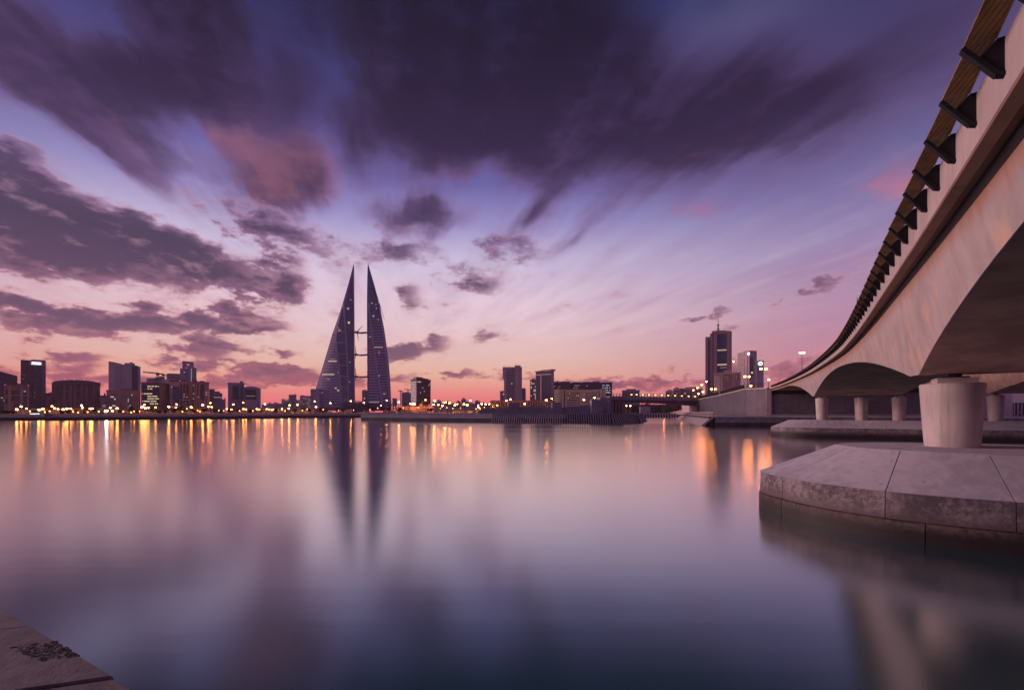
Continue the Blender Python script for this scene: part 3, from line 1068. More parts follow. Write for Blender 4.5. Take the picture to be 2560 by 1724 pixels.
def island(label, O, T, umax, slab_cuts, kerb_cuts, base_cuts):
    T = Vector((T[0], T[1], 0)).normalized()
    N = Vector((-T.y, T.x, 0))
    t_ = thing('pier_island', label, 'pier island', (O[0], O[1], 0), 0, 'concrete pier islands')
    kerb = [(min(u, umax), v) for u, v in KERB]
    plat = [(min(u, umax), v) for u, v in PLAT]
    W = lambda u, v, z: Vector((O[0], O[1], z)) + T * u + N * v
    ZK, ZB = 1.50, 0.62

    def piece(a, b, name, material, rows, inner, gap, parent):
        """rows: list of function(index)->point, outside surface from top to bottom; inner: matching inside points"""
        n = max(2, int((b - a) * 4) + 1)
        rings = []
        for j in range(n + 1):
            f = a + (b - a) * j / n
            rings.append([r(f) for r in rows])
        g0 = (rings[1][0] - rings[0][0]).normalized() * gap
        g1 = (rings[-2][0] - rings[-1][0]).normalized() * gap
        rings[0] = [q + g0 for q in rings[0]]
        rings[-1] = [q + g1 for q in rings[-1]]
        return MB().loft(rings, True, True).build(name, material, parent, smooth=True)

    n_ = len(kerb) - 1
    kp = lambda f, z, off=0.0: W(*(ring_at(kerb, f) * 1.0), z) + (W(*(ring_at(kerb, f)), 0) - W(*(ring_at(plat, f)), 0)).normalized() * off
    pp = lambda f, z, k_=0.0: W(*(ring_at(plat, f).lerp(ring_at(kerb, f), k_)), z)
    # dark core that shows in the joints
    m = MB()
    idx = [i * 0.25 for i in range(4 * n_ + 1)]
    rings = [[pp(f, ZP - 0.06) for f in idx], [kp(f, ZK - 0.05, -0.05) for f in idx], [kp(f, ZB, -0.05) for f in idx], [kp(f, -1.5, -0.02) for f in idx]]
    m.loft(rings[::-1], True, True)
    m.build('core', 'joint', t_)
    # flat top in slabs
    full = [0] + slab_cuts + [n_]
    for a, b in zip(full, full[1:]):
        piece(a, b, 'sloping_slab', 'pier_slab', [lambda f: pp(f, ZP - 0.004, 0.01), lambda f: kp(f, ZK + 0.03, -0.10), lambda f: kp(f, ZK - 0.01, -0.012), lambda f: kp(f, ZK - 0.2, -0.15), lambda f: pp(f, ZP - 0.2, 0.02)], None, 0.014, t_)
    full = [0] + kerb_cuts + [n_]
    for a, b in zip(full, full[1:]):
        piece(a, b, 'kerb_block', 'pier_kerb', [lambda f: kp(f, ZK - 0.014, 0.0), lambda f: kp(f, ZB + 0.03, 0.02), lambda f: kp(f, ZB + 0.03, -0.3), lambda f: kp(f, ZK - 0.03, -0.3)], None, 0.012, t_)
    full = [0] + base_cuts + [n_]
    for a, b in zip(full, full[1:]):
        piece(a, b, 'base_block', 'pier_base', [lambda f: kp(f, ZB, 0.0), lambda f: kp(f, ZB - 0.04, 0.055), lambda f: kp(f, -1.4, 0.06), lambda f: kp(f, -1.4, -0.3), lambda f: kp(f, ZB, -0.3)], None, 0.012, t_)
    # platform slabs across
    cuts = [-4.5, -2.55, 1.6, 6.0, 12.0, umax]
    for a, b in zip(cuts, cuts[1:]):
        pts = []
        m = MB()
        us = [a + 0.008] + [q for q in (-4.2, -3.9, -3.4, -3.0, -2.1, -1.2) if a < q < b] + [b - 0.008]
        hw = lambda u: interp([(-4.5, 0.35), (-4.3, 1.1), (-3.9, 1.75), (-3.15, 2.3), (-2.1, 2.85), (-0.9, 3.2), (10, 3.35), (30, 3.4), (70, 3.4)], u)[0] - 0.015
        lo = [W(u, -hw(u), 0) for u in us]
        hi = [W(u, hw(u), 0) for u in us][::-1]
        m.prism([(q.x, q.y) for q in lo + hi], ZP - 0.2, ZP)
        m.build('platform_slab', 'pier_slab', t_)
    return t_


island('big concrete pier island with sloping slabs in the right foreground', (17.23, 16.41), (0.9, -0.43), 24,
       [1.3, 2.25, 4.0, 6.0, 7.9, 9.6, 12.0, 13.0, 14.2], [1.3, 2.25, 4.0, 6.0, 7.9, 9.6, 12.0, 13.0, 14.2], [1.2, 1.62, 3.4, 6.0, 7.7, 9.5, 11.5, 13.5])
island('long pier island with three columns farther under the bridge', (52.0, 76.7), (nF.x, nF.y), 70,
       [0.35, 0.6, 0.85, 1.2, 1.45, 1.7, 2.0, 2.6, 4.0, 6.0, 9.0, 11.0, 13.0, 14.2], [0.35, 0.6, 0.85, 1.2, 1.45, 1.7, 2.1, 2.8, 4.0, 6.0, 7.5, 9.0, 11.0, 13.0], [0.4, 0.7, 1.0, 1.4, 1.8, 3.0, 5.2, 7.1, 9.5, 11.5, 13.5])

# ---- second carriageway bridge behind
tw = thing('road_bridge', 'second road bridge, dark, behind the first at the right edge', 'bridge', tuple(pF + nF * 24))
TWO = 21.3
for fn, nm in ((lambda q: [(TWO + 0.6, 0.0), (TWO + 0.62, -0.3), (TWO + 0.6 + 0.16 * girder_depth(q), -girder_depth(q)), (TWO + 13 - 0.16 * girder_depth(q), -girder_depth(q)), (TWO + 13, 0.0)], 'girder'),
               (lambda q: [(TWO, 0.005), (TWO, 0.87), (TWO + 0.3, 0.87), (TWO + 0.35, 0.3), (TWO + 13.3, 0.3), (TWO + 13.3, 0.005)], 'deck')):
    rings = []
    for q in [q for q in SS[::2] if q > S_NEAR + 6] + [S_END]:
        p, tg, nr = station(q)
        rings.append([p + nr * o + Vector((0, 0, z)) for o, z in fn(q)])
    MB().loft(rings, True, True).build(nm, 'concrete_soffit', tw, smooth=False)
cT = pF + nF * (TWO + offF + 1.2)
column('bridge_column', 'shadowed column of the second bridge, just right of the big column', cT, ZP, zsF - 0.36, zsF, nrm=nF)
column('bridge_column', 'column of the second bridge farthest to the right, partly out of frame', pF + nF * (TWO + offF + 6.6), ZP, zsF - 0.36, zsF, nrm=nF)

# ---- far abutment: cruciform concrete panels
pE, tE, nE = station(S_END)
QZ = 2.9


def cross_panels(parent, A, B, z0, z1fun, outn, cell=1.95, material='wall_panel', th=0.14):
    """staggered notched panels between plan points A and B, clipped under z1fun(t)"""
    A, B = Vector(A), Vector(B)
    L = (B - A).length
    d = (B - A) / L
    nx = max(1, int(round(L / cell)))
    cw = L / nx
    ch = 1.62
    g_ = 0.022
    for i in range(nx):
        zofs = -ch / 2 if i % 2 else 0.0
        z = z0 + zofs
        while True:
            lo, hi = max(z, z0), z + ch
            top_ = min(z1fun((i + 0.02) / nx), z1fun((i + .98) / nx))
            cap = hi >= top_
            hi = min(hi, top_)
            if hi - lo > 0.15:
                x0, x1 = i * cw + g_, (i + 1) * cw - g_
                nt_ = 0.16 if (hi - lo) > ch * 0.9 else 0.0
                a, b = lo + g_, hi - g_
                mid0, mid1 = lerp(a, b, 0.3), lerp(a, b, 0.7)
                if nt_:
                    poly = [(x0 + nt_, a), (x1 - nt_, a), (x1 - nt_, mid0), (x1, mid0), (x1, mid1), (x1 - nt_, mid1), (x1 - nt_, b), (x0 + nt_, b), (x0 + nt_, mid1), (x0, mid1), (x0, mid0), (x0 + nt_, mid0)]
                    if i % 2:
                        poly = [(x0, a), (x1, a), (x1, mid0), (x1 + nt_ - 2 * g_, mid0), (x1 + nt_ - 2 * g_, mid1), (x1, mid1), (x1, b), (x0, b), (x0, mid1), (x0 - nt_ + 2 * g_, mid1), (x0 - nt_ + 2 * g_, mid0), (x0, mid0)]
                    else:
                        poly = [(x0, a), (x1, a), (x1, b), (x0, b)]
                else:
                    poly = [(x0, a), (x1, a), (x1, b), (x0, b)]
                if nt_ and i % 2:
                    pr = 0.03
                else:
                    pr = 0.0
                n_ = len(poly)
                f = [A + d * q[0] + Vector((0, 0, q[1])) + outn * (th + pr) for q in poly]
                k_ = [A + d * q[0] + Vector((0, 0, q[1])) for q in poly]
                m = MB().add(f + k_, [tuple(range(n_))] + [(j, (j + 1) % n_, n_ + (j + 1) % n_, n_ + j) for j in range(n_)])
                m.build('wall_panel', material, parent)
            z += ch
            if cap:
                break


ab = thing('abutment_wall', 'panelled concrete abutment wall under the far end of the bridge', 'wall', (pE.x, pE.y, QZ))
A = Vector((pE.x, pE.y, 0)) + tE * 0.2
B = A + nE * 50
MB().prism([(A.x, A.y), (B.x, B.y), (B.x + tE.x * 3, B.y + tE.y * 3), (A.x + tE.x * 3, A.y + tE.y * 3)], QZ - 1, pE.z + 0.2).build('wall_core', 'joint', ab)
cross_panels(ab, (A.x, A.y, 0), (B.x, B.y, 0), QZ, lambda t_: pE.z - 1.6, -tE)
MB().box(-0.35, 0.35, -0.5, 0.05, QZ, pE.z - 0.05, Matrix.Translation((A.x, A.y, 0)) @ Matrix.Rotation(atan2(nE.y, nE.x), 4, 'Z')).build('corner_post', 'concrete_parapet', ab)
MB().bar(A - tE * 0.35 + Vector((0, 0, QZ + .25)), B - tE * 0.35 + Vector((0, 0, QZ + .25)), 0.5, 0.5).build('footing', 'wall_pale', ab)

# wing wall to the left of the abutment: panelled face, then the long rough face running down to the small bridge
wg = thing('wing_wall', 'pale panelled wing wall left of the bridge end', 'wall', (77, 148, QZ))
W0 = Vector((A.x - .4, A.y + 0.3, 0))
W1 = Vector((px_x(1865, 151), 151, 0))
W2 = Vector((px_x(1800, 190), 190, 0))
W3 = Vector((px_x(1746, 226), 226, 0))
zW = [py_z(972.5, 141), py_z(974, 151), py_z(989, 190), py_z(999.5, 226)]
core = MB()
for a, b, z0, z1 in ((W0, W1, zW[0], zW[1]), (W1, W2, zW[1], zW[2]), (W2, W3, zW[2], zW[3])):
    core.prism([(a.x, a.y), (a.x + 5, a.y + 1), (b.x + 5, b.y + 1), (b.x, b.y)][::-1], QZ - 1, [z1 - .02, z1 - .02, z0 - .02, z0 - .02])
core.build('wall_core', 'joint', wg)


def outn(a, b):
    d = (b - a).normalized()
    return Vector((-d.y, d.x, 0)) if Vector((-d.y, d.x, 0)).x < 0 else Vector((d.y, -d.x, 0))


cross_panels(wg, W0, W1, QZ, lambda t_: lerp(zW[0], zW[1], t_) - .02, outn(W0, W1), 1.9)
m = MB()
for a, b, z0, z1 in ((W1, W2, zW[1], zW[2]), (W2, W3, zW[2], zW[3])):
    o_ = outn(a, b) * 0.2
    m.add([a + o_ + Vector((0, 0, QZ)), b + o_ + Vector((0, 0, QZ)), b + o_ + Vector((0, 0, z1)), a + o_ + Vector((0, 0, z0)), a + Vector((0, 0, QZ)), b + Vector((0, 0, QZ)), b + Vector((0, 0, z1)), a + Vector((0, 0, z0))],
          [(0, 1, 2, 3), (3, 2, 6, 7), (0, 3, 7, 4), (1, 5, 6, 2)])
m.build('rough_face', 'wall_panel_rough', wg)
for a, b, z0, z1 in ((W0, W1, zW[0], zW[1]), (W1, W2, zW[1], zW[2]), (W2, W3, zW[2], zW[3])):
    o_ = outn(a, b) * 0.15
    MB().bar(a + o_ + Vector((0, 0, z0 + .22)), b + o_ + Vector((0, 0, z1 + .22)), 0.75, 0.42).build('coping', 'concrete_parapet', wg)
# dark screen panels on the wing wall coping
for j in range(2):
    a, b, z0, z1 = ((W1, W2, zW[1], zW[2]), (W2, W3, zW[2], zW[3]))[j]
    o_ = outn(a, b)
    a_, b_ = a.lerp(b, 0.03), a.lerp(b, 0.97)
    m = MB()
    f = [a_ + Vector((0, 0, z0 + .45)), b_ + Vector((0, 0, z1 + .45)), b_ + o_ * .4 + Vector((0, 0, z1 + 1.75)), a_ + o_ * .4 + Vector((0, 0, z0 + 1.75))]
    m.add(f + [q - o_ * .06 for q in f], [(0, 1, 2, 3), (7, 6, 5, 4), (0, 4, 5, 1), (1, 5, 6, 2), (2, 6, 7, 3), (3, 7, 4, 0)])
    m.build('screen_panel', 'bracket_steel', wg)
# railing on the landing over the wing wall
m = MB()
for f in (0.0, 0.2, 0.4, 0.6, 0.8, 1.0):
    q = W0.lerp(W1, f)
    zz = lerp(zW[0], zW[1], f) + .43
    m.tube((q.x, q.y, zz), (q.x, q.y, zz + 1.5), 0.05, n=6)
m.build('railing_posts', 'rail_dark', wg)
MB().tube((W0.x, W0.y, zW[0] + 1.93), (W1.x, W1.y, zW[1] + 1.93), 0.06, n=6).build('handrail', 'rail_dark', wg)
MB().tube((W0.x, W0.y, zW[0] + 1.3), (W1.x, W1.y, zW[1] + 1.3), 0.045, n=6).build('lower_rail', 'rail_dark', wg)

# quay below the walls
qy = thing('harbour_quay', 'long stone quay with joints at the foot of the bridge wall', 'quay', (100, 118, 0))
QP = [(59.5, 133.0), (76, 128), (152, 98), (262, 59)]
strip_wall(QP, [(0, -2), (2.5, -2), (2.5, 1.0), (0.25, 1.0)], 'quay_base', 'seawall_dark', qy)
rs = resample([(x, y, 0) for x, y in QP], 3.1)
for a, b in zip(rs[:36], rs[1:37]):
    d = (b - a).normalized()
    strip_wall([(a + d * .02)[:2], (b - d * .02)[:2]], [(0.05, 1.003), (2.5, 1.003), (2.5, 2.55), (0.25, 2.55)], 'quay_block', 'pier_kerb', qy)
    strip_wall([(a + d * .015)[:2], (b - d * .015)[:2]], [(0.0, 2.553), (2.6, 2.553), (2.6, 2.98), (0.05, 2.98)], 'coping_stone', 'pier_slab', qy)

# sloping revetment with balustrade at the quay's left end
rv = thing('stone_revetment', 'sloping stone revetment with balustrade left of the quay', 'revetment', (70, 170, 0))
R0, R1 = Vector((59.0, 133.5, 0)), Vector((98, 262, 0))
n_r = 30
for j in range(n_r):
    a, b = R0.lerp(R1, j / n_r), R0.lerp(R1, (j + .94) / n_r)
    d = (R1 - R0).normalized()
    nl = Vector((-d.y, d.x, 0))
    f = [a + nl * 3.8 + Vector((0, 0, -.4)), b + nl * 3.8 + Vector((0, 0, -.4)), b + Vector((0, 0, 3.0)), a + Vector((0, 0, 3.0))]
    MB().add(f + [q - nl * .6 - Vector((0, 0, .3)) for q in f], [(0, 1, 2, 3), (0, 4, 5, 1), (1, 5, 6, 2), (2, 6, 7, 3), (3, 7, 4, 0)]).build('stone_course', 'rib_stone', rv)
MB().prism([(R0.x - 1, R0.y + .3), (R1.x - 1, R1.y), (R1.x + 8, R1.y), (R0.x + 8, R0.y + .3)][::-1], -1.5, 2.75).build('fill', 'seawall_dark', rv)
MB().bar(R0 + Vector((.3, 0, 3.95)), R1 + Vector((.3, 0, 3.95)), 0.35, 0.2).build('balustrade_rail', 'concrete_parapet', rv)
for j in range(40):
    q = R0.lerp(R1, (j + .5) / 40)
    MB().box(q.x + .15, q.x + .45, q.y - .15, q.y + .15, 2.98, 3.84).build('baluster', 'concrete_parapet', rv)

# far bank with slanting ribs seen under the small bridge
fb = thing('ribbed_bank', 'ribbed stone bank across the channel under the small bridge', 'bank', (110, 362, 0))
for j in range(34):
    xx = 70 + j * 2.1
    MB().bar((xx + 1.0, 361.6, 3.0), (xx, 356.5, -0.3), 0.9, 0.7).build('rib', 'wall_pale', fb)
MB().box(66, 146, 361, 364, -1, 2.4).build('bank_core', 'seawall_dark', fb)
MB().box(66, 146, 360.6, 364.2, 2.95, 3.4).build('coping', 'wall_pale', fb)

# ---- small bridge over the channel
sb = thing('channel_bridge', 'low flat bridge with a row of deck lights across the channel', 'bridge', (75, 228, 3))
D = 226.0
x0, x1 = px_x(1524, D), px_x(1748, D)
zt, n_ = py_z(998.0, D), 24
m = MB()
rings = []
for j in range(n_ + 1):
    f = j / n_
    x = lerp(x0, x1, f)
    zb = zt - 1.2 - 0.9 * abs(2 * f - 0.75) ** 1.6 - 0.5 * f
    rings.append([(x, D + .5, zt - .1 - .6 * f), (x, D + .9, zb - .2), (x, D + 8, zb - .2), (x, D + 8.5, zt)])
m.loft(rings, True, True)
m.build('girder', 'b_brown_dark', sb)
MB().add([(x0, D, zt - .1), (x1, D, zt - .85), (x1, D, zt + 1.0), (x0, D, zt + 1.7), (x0, D + 9, zt - .1), (x1, D + 9, zt - .85), (x1, D + 9, zt + 1.0), (x0, D + 9, zt + 1.7)],
         [(0, 1, 2, 3), (3, 2, 6, 7), (0, 4, 5, 1), (4, 7, 6, 5), (0, 3, 7, 4), (1, 5, 6, 2)]).build('fascia', 'wall_pale', sb)
for f in (0.0,):
    MB().bar((x0, D + .2, zt + 3.0), (x1, D + .2, zt + 2.3), 0.12, 0.12).build('handrail', 'rail_dark', sb)
    MB().bar((x0, D + .2, zt + 2.4), (x1, D + .2, zt + 1.7), 0.1, 0.1).build('lower_rail', 'rail_dark', sb)
for j in range(29):
    f = (j + .3) / 29
    x = lerp(x0, x1, f)
    MB().box(x - .12, x + .12, D - .02, D + .25, zt + .1 - f, zt + 3.0 - .7 * f).build('rail_post', 'rail_dark', sb)
for a, b in ((1579, 986), (1592, 986), (1607, 986.2), (1623, 986.5), (1639, 987), (1655, 987.3), (1671, 988), (1688, 988.5), (1705, 989.2), (1722, 990), (1738, 990.5)):
    c = pix(a, b, D - .4)
    MB().box(c.x - .38, c.x + .38, c.y, c.y + .3, c.z - .16, c.z + .16).build('deck_light', 'lamp_deck', sb)
for px0 in (1532, 1540.5, 1548.5, 1556.5):
    c = pix(px0, 1031, D + 1)
    MB().box(c.x - .55, c.x + .45, D + .8, D + 6, 3.0, zt - 1.4).build('pier_wall', 'b_brown', sb)
# right end block carrying the bridge
MB().box(x1 - 1.2, x1 + 4.5, D - .6, D + 9.6, 2.0, zt - .95).build('end_block', 'wall_panel', sb)
MB().box(px_x(1500, D), x0 + 1.0, D - .2, D + 9.2, 3.0, zt + 1.0).build('end_block', 'wall_pale', sb)

# ground behind the channel, seen under the small bridge
uw = thing('shore_terrace', 'brown terrace wall with hedge behind the channel under small bridge', 'wall', (120, 440, 2))
MB().box(px_x(1545, 430), px_x(1760, 430), 445, 449, 1.9, py_z(1010, 430)).build('wall', 'b_brown', uw)
MB().box(px_x(1600, 428), px_x(1625, 428), 427, 430, 1.9, py_z(1016, 428)).build('bay', 'b_grey', uw)
hm_ = MB()
random.seed(77)
for j in range(900):
    xx = random.uniform(px_x(1548, 440), px_x(1760, 440))
    zz = random.uniform(2.2, py_z(1007 + 4 * sin(xx * .23) , 440))
    c_ = Vector((xx, 438 + random.uniform(0, 6), zz))
    a_ = Vector((random.gauss(0, 1), random.gauss(0, .6), random.gauss(0, 1))).normalized() * .8
    b_ = a_.cross(Vector((random.gauss(0, 1), 1, random.gauss(0, 1)))).normalized() * .6
    hm_.add([c_ - a_, c_ + b_, c_ + a_, c_ - b_], [(0, 1, 2, 3)])
hm_.build('hedge', 'leaf', uw, kind='stuff')
MB().add([(px_x(1655, 400), 400, 1.9), (px_x(1760, 300), 300, 2.5), (px_x(1760, 300), 300, 9.2), (px_x(1690, 400), 405, 3.2)], [(0, 1, 2, 3)]).build('grass_slope', 'b_tan', uw)

# ---- timber staging and bank at the far right, seen under the bridges
tg_ = thing('timber_staging', 'dark timber staging under the bridge at the right edge', 'staging', (150, 122, 2))
D = 124.0
for j in range(16):
    x = px_x(2478 + j * 9, D)
    MB().bar((x, D, 2.2), (x + random.uniform(-.1, .1), D, 6.6), 0.28, 0.28).build('post', 'b_brown_dark', tg_)
for z in (2.5, 4.4, 6.3):
    MB().bar((px_x(2470, D), D + .25, z), (px_x(2625, D), D + .25, z), 0.22, 0.25).build('beam', 'b_stone', tg_)
for j in range(7):
    x = px_x(2480 + j * 18, D)
    MB().bar((x, D - .25, 2.5), (x + 1.8, D - .25, 4.4), 0.14, 0.14).build('brace', 'b_stone', tg_)
bk = thing('sand_bank', 'pale earth bank behind the timber staging at right edge', 'bank', (170, 150, 2))
rings = []
for j in range(9):
    x = 125 + j * 10
    rings.append([(x, 131, 1.5), (x, 134, 7.0 + .4 * sin(j * 2.1)), (x, 160, 14 + .5 * sin(j)), (x, 175, 1.5)])
MB().loft(rings, True, True).build('bank_slope', 'b_stone', bk)

# ---- the near quay at the lower left (the photographer stands on it)
nq = thing('near_quay', 'weathered stone quay edge in the lower left corner', 'quay', (-3, 2, 0))
E0, E1 = Vector((-4.72, 4.20)), Vector((-2.44, 2.95))
ed = (E1 - E0).normalized()
jd = Vector((-0.95, -0.31)).normalized()
zq = 2.2
joints = [-8.4, -6.9, -5.35, -3.8, -2.3, -0.78]
base = Vector((-4.06, 3.84))
pos_ = [-6.2, -4.65, -3.1, -1.55, 0.0, 1.54, 3.1, 4.6, 6.1, 7.6]
random.seed(3)
core = []
for a, b in zip(pos_, pos_[1:]):
    A = base + ed * (a + 0.012)
    B = base + ed * (b - 0.012)
    L = 1.9
    for r in range(3):
        o0, o1 = jd * (r * L + (0.012 if r else 0)), jd * ((r + 1) * L - 0.012)
        q = [A + o0, B + o0, B + o1, A + o1]
        dz = random.uniform(-0.008, 0.008)
        ch_ = 0.018
        ctr = (q[0] + q[1] + q[2] + q[3]) / 4
        top_ = [p_ + (ctr - p_).normalized() * ch_ for p_ in q]
        m = MB().loft([[(p_.x, p_.y, zq - .5) for p_ in q], [(p_.x, p_.y, zq - ch_ + dz) for p_ in q], [(p_.x, p_.y, zq + dz) for p_ in top_]], True, True)
        m.build('quay_stone', 'quay_stone', nq)
a_, b_ = base + ed * -6.2, base + ed * 7.6
inn = Vector((ed.y, -ed.x))
if inn.y > 0:
    inn = -inn
q = [a_ + inn * .03, b_ + inn * .03, b_ + inn * .03 + jd * 5.7, a_ + inn * .03 + jd * 5.7]
MB().prism([(p_.x, p_.y) for p_ in q][::-1], -2.0, zq - .06).build('quay_core', 'joint', nq)
# broken patch where the stone face has spalled
random.seed(11)
mB = MB()
for j in range(260):
    f, g_ = random.random(), random.random() ** 1.4
    c = base + ed * lerp(0.55, 1.0, f) + jd * (0.01 + 0.30 * g_ * (1 - 0.3 * f))
    r = random.uniform(0.006, 0.017)
    hh = random.uniform(0.009, 0.012)
    pts = [(c.x + r * cos(k_ * 1.256 + j), c.y + r * sin(k_ * 1.256 + j) * .8) for k_ in range(5)]
    mB.prism(pts, zq - .01, [zq + hh * random.uniform(.4, 1) for _ in pts])
mB.build('spalled_patch', 'stone_chip', nq, kind='stuff')

# ------------------------------------------------------------------ the city
random.seed(21)


class Bld:
    """a building that faces the harbour; columns and rows are read from the photograph, D is its distance"""
    def __init__(self, name, label, px0, px1, ytop, D, material, split=0.0, depth=None, theta=32.0, cat='building', roof=True, group=None, body=True, ybase=None):
        pc = (px0 + px1) / 2
        a = math.atan((pc - CX) / FOC)
        self.D = D
        w = D * (px1 - px0) * cos(a) / FOC
        if split:
            th = radians(theta)
            self.W = w * (1 - abs(split)) / cos(th)
            self.dep = w * abs(split) / sin(th)
            yaw = th if split < 0 else -th
        else:
            self.W, self.dep, yaw = w, depth or max(12.0, min(30.0, 0.7 * w)), 0.0
        self.H = py_z(ytop, D) - GROUND
        r = D / cos(a) + self.dep * 0.5 * cos(yaw)
        self.o = thing(name, label, cat, (r * sin(a), r * cos(a), GROUND), -a + yaw, group)
        W, d, H = self.W, self.dep, self.H
        if body:
            MB().box(-W / 2, W / 2, -d / 2, d / 2, -0.5, H).build('wall', material, self.o, local=True)
        if roof and body:
            e = 0.35
            m = MB()
            for x0, x1, y0, y1 in ((-W / 2 - e, W / 2 + e, -d / 2 - e, -d / 2 + .25), (-W / 2 - e, W / 2 + e, d / 2 - .25, d / 2 + e), (-W / 2 - e, -W / 2 + .25, -d / 2 + .25, d / 2 - .25), (W / 2 - .25, W / 2 + e, -d / 2 + .25, d / 2 - .25)):
                m.box(x0, x1, y0, y1, H - 0.4, H + 0.7)
            m.build('roof_parapet', material, self.o, local=True)
            rr = random.Random(int(px0 * 7 + D))
            for _ in range(rr.randint(1, 3)):
                cx_, cy_, sw_ = rr.uniform(-.36, .36) * W, rr.uniform(-.2, .3) * d, rr.uniform(.05, .13) * W
                MB().box(cx_ - sw_, cx_ + sw_, cy_ - d * .12, cy_ + d * .12, H - .1, H + rr.uniform(1.2, 3.0)).build('roof_plant', 'b_roof', self.o, local=True)
            if rr.random() < .7:
                cx_ = rr.uniform(-.4, .4) * W
                MB().tube((cx_, 0, H - .1), (cx_, 0, H + rr.uniform(4, 8)), .16, .06, 5).build('roof_mast', 'rail_dark', self.o, local=True)

    def z(self, y):
        return py_z(y, self.D) - GROUND

    def box(self, f0, f1, y0, y1, name, material, proud=0.4, side='front', back=None, label=None):
        """block on a face: f = share of the face width, y = photograph rows (top, bottom)"""
        za, zb = self.z(y1), self.z(y0)
        W, d = self.W, self.dep
        b = 0.2 if back is None else back
        m = MB()
        if side == 'front':
            m.box(-W / 2 + f0 * W, -W / 2 + f1 * W, -d / 2 - proud, -d / 2 + b, za, zb)
        elif side == 'left':
            m.box(-W / 2 - proud, -W / 2 + b, d / 2 - f0 * d, d / 2 - f1 * d, za, zb) if f0 > f1 else m.box(-W / 2 - proud, -W / 2 + b, d / 2 - f1 * d, d / 2 - f0 * d, za, zb)
        else:
            m.box(W / 2 - b, W / 2 + proud, -d / 2 + f0 * d, -d / 2 + f1 * d, za, zb)
        return m.build(name, material, self.o, local=True, label=label)

    def top(self, f0, f1, y0, y1, name, material, d0=0.15, d1=0.85, roof=None):
        W, d = self.W, self.dep
        return MB().box(-W / 2 + f0 * W, -W / 2 + f1 * W, -d / 2 + d0 * d, -d / 2 + d1 * d, self.z(y1), self.z(y0)).build(name, material, self.o, local=True)

    def rows(self, f0, f1, y0, y1, nr, nc, material='glass_dark', side='front', lit=0.0, litmat='lit_warm', fill=0.55, wfill=0.7, proud=0.12, litrun=False):
        """rows of windows; every row is a part, lit panes of a row another"""
        W, d = self.W, self.dep
        span = (W if side == 'front' else d)
        for r in range(nr):
            yc0 = lerp(y0, y1, (r + (1 - fill) / 2) / nr)
            yc1 = lerp(y0, y1, (r + (1 + fill) / 2) / nr)
            za, zb = self.z(yc1), self.z(yc0)
            m, l = MB(), MB()
            start, stop = sorted((random.random(), random.random()))
            hot = random.random() < 0.8
            for c in range(nc):
                a = lerp(f0, f1, (c + (1 - wfill) / 2) / nc)
                b = lerp(f0, f1, (c + (1 + wfill) / 2) / nc)
                on = (litrun and hot and start - .1 < c / nc < stop + .25 and random.random() < lit) or (not litrun and random.random() < lit)
                t_ = l if on else m
                if side == 'front':
                    t_.box(-W / 2 + a * W, -W / 2 + b * W, -d / 2 - proud, -d / 2 + .1, za, zb)
                elif side == 'left':
                    t_.box(-W / 2 - proud, -W / 2 + .1, d / 2 - b * d, d / 2 - a * d, za, zb)
                else:
                    t_.box(W / 2 - .1, W / 2 + proud, -d / 2 + a * d, -d / 2 + b * d, za, zb)
            if m.v:
                m.build('window_row', material, self.o, local=True, kind='stuff')
            if l.v:
                l.build('lit_window_row', litmat, self.o, local=True, kind='stuff')

    def ribs(self, f0, f1, y0, y1, n, material, w=0.25, proud=0.5, side='front', name='rib'):
        for i in range(n):
            c = lerp(f0, f1, (i + .5) / n)
            hw = (f1 - f0) / n * w / 2
            self.box(c - hw, c + hw, y0, y1, name, material, proud, side)

    def beacon(self, f, y):
        W = self.W
        c = Vector((-W / 2 + f * W, -self.dep / 2 + .5, self.z(y)))
        m = MB().box(c.x - .28, c.x + .28, c.y - .28, c.y + .28, c.z, c.z + .55)
        return m.build('warning_light', 'lamp_red', self.o, local=True)


# --- left group
b = Bld('office_block', 'dark block with a slanting roof cut off by the left frame edge', -70, 45, 938, 430, 'b_dark', roof=False)
W, d = b.W, b.dep
MB().prism([(-W / 2, -d / 2), (W / 2, -d / 2), (W / 2, d / 2), (-W / 2, d / 2)], b.H + .01, [b.H + 10, b.H + .3, b.H + .3, b.H + 10]).build('sloping_roof', 'b_dark', b.o, local=True)
b.rows(.08, .95, 945, 1010, 10, 16, wfill=.8, lit=.03, litmat='lit_dim')

b = Bld('framed_block', 'brown framed block with dark recesses at the far left', 11, 73, 964.5, 385, 'b_brown')
for f0, f1, y0, y1 in ((.04, .14, 974, 990), (.28, .62, 976, 986), (.28, .62, 990, 1002), (.76, .9, 978, 1010), (.40, .60, 1004, 1018), (.04, .12, 996, 1010)):
    b.box(f0, f1, y0, y1, 'recess', 'glass_dark', .1)
for f0, f1 in ((0, .03), (.16, .26), (.64, .74), (.93, 1)):
    b.box(f0, f1, 966, 1025, 'pier', 'b_tan', 1.0)
b.box(.0, 1, 987, 989, 'beam', 'b_tan', 1.1)
b.box(.78, .86, 977, 978.4, 'lit_window', 'lit_white', .3)
b.beacon(.03, 963); b.beacon(.97, 963)

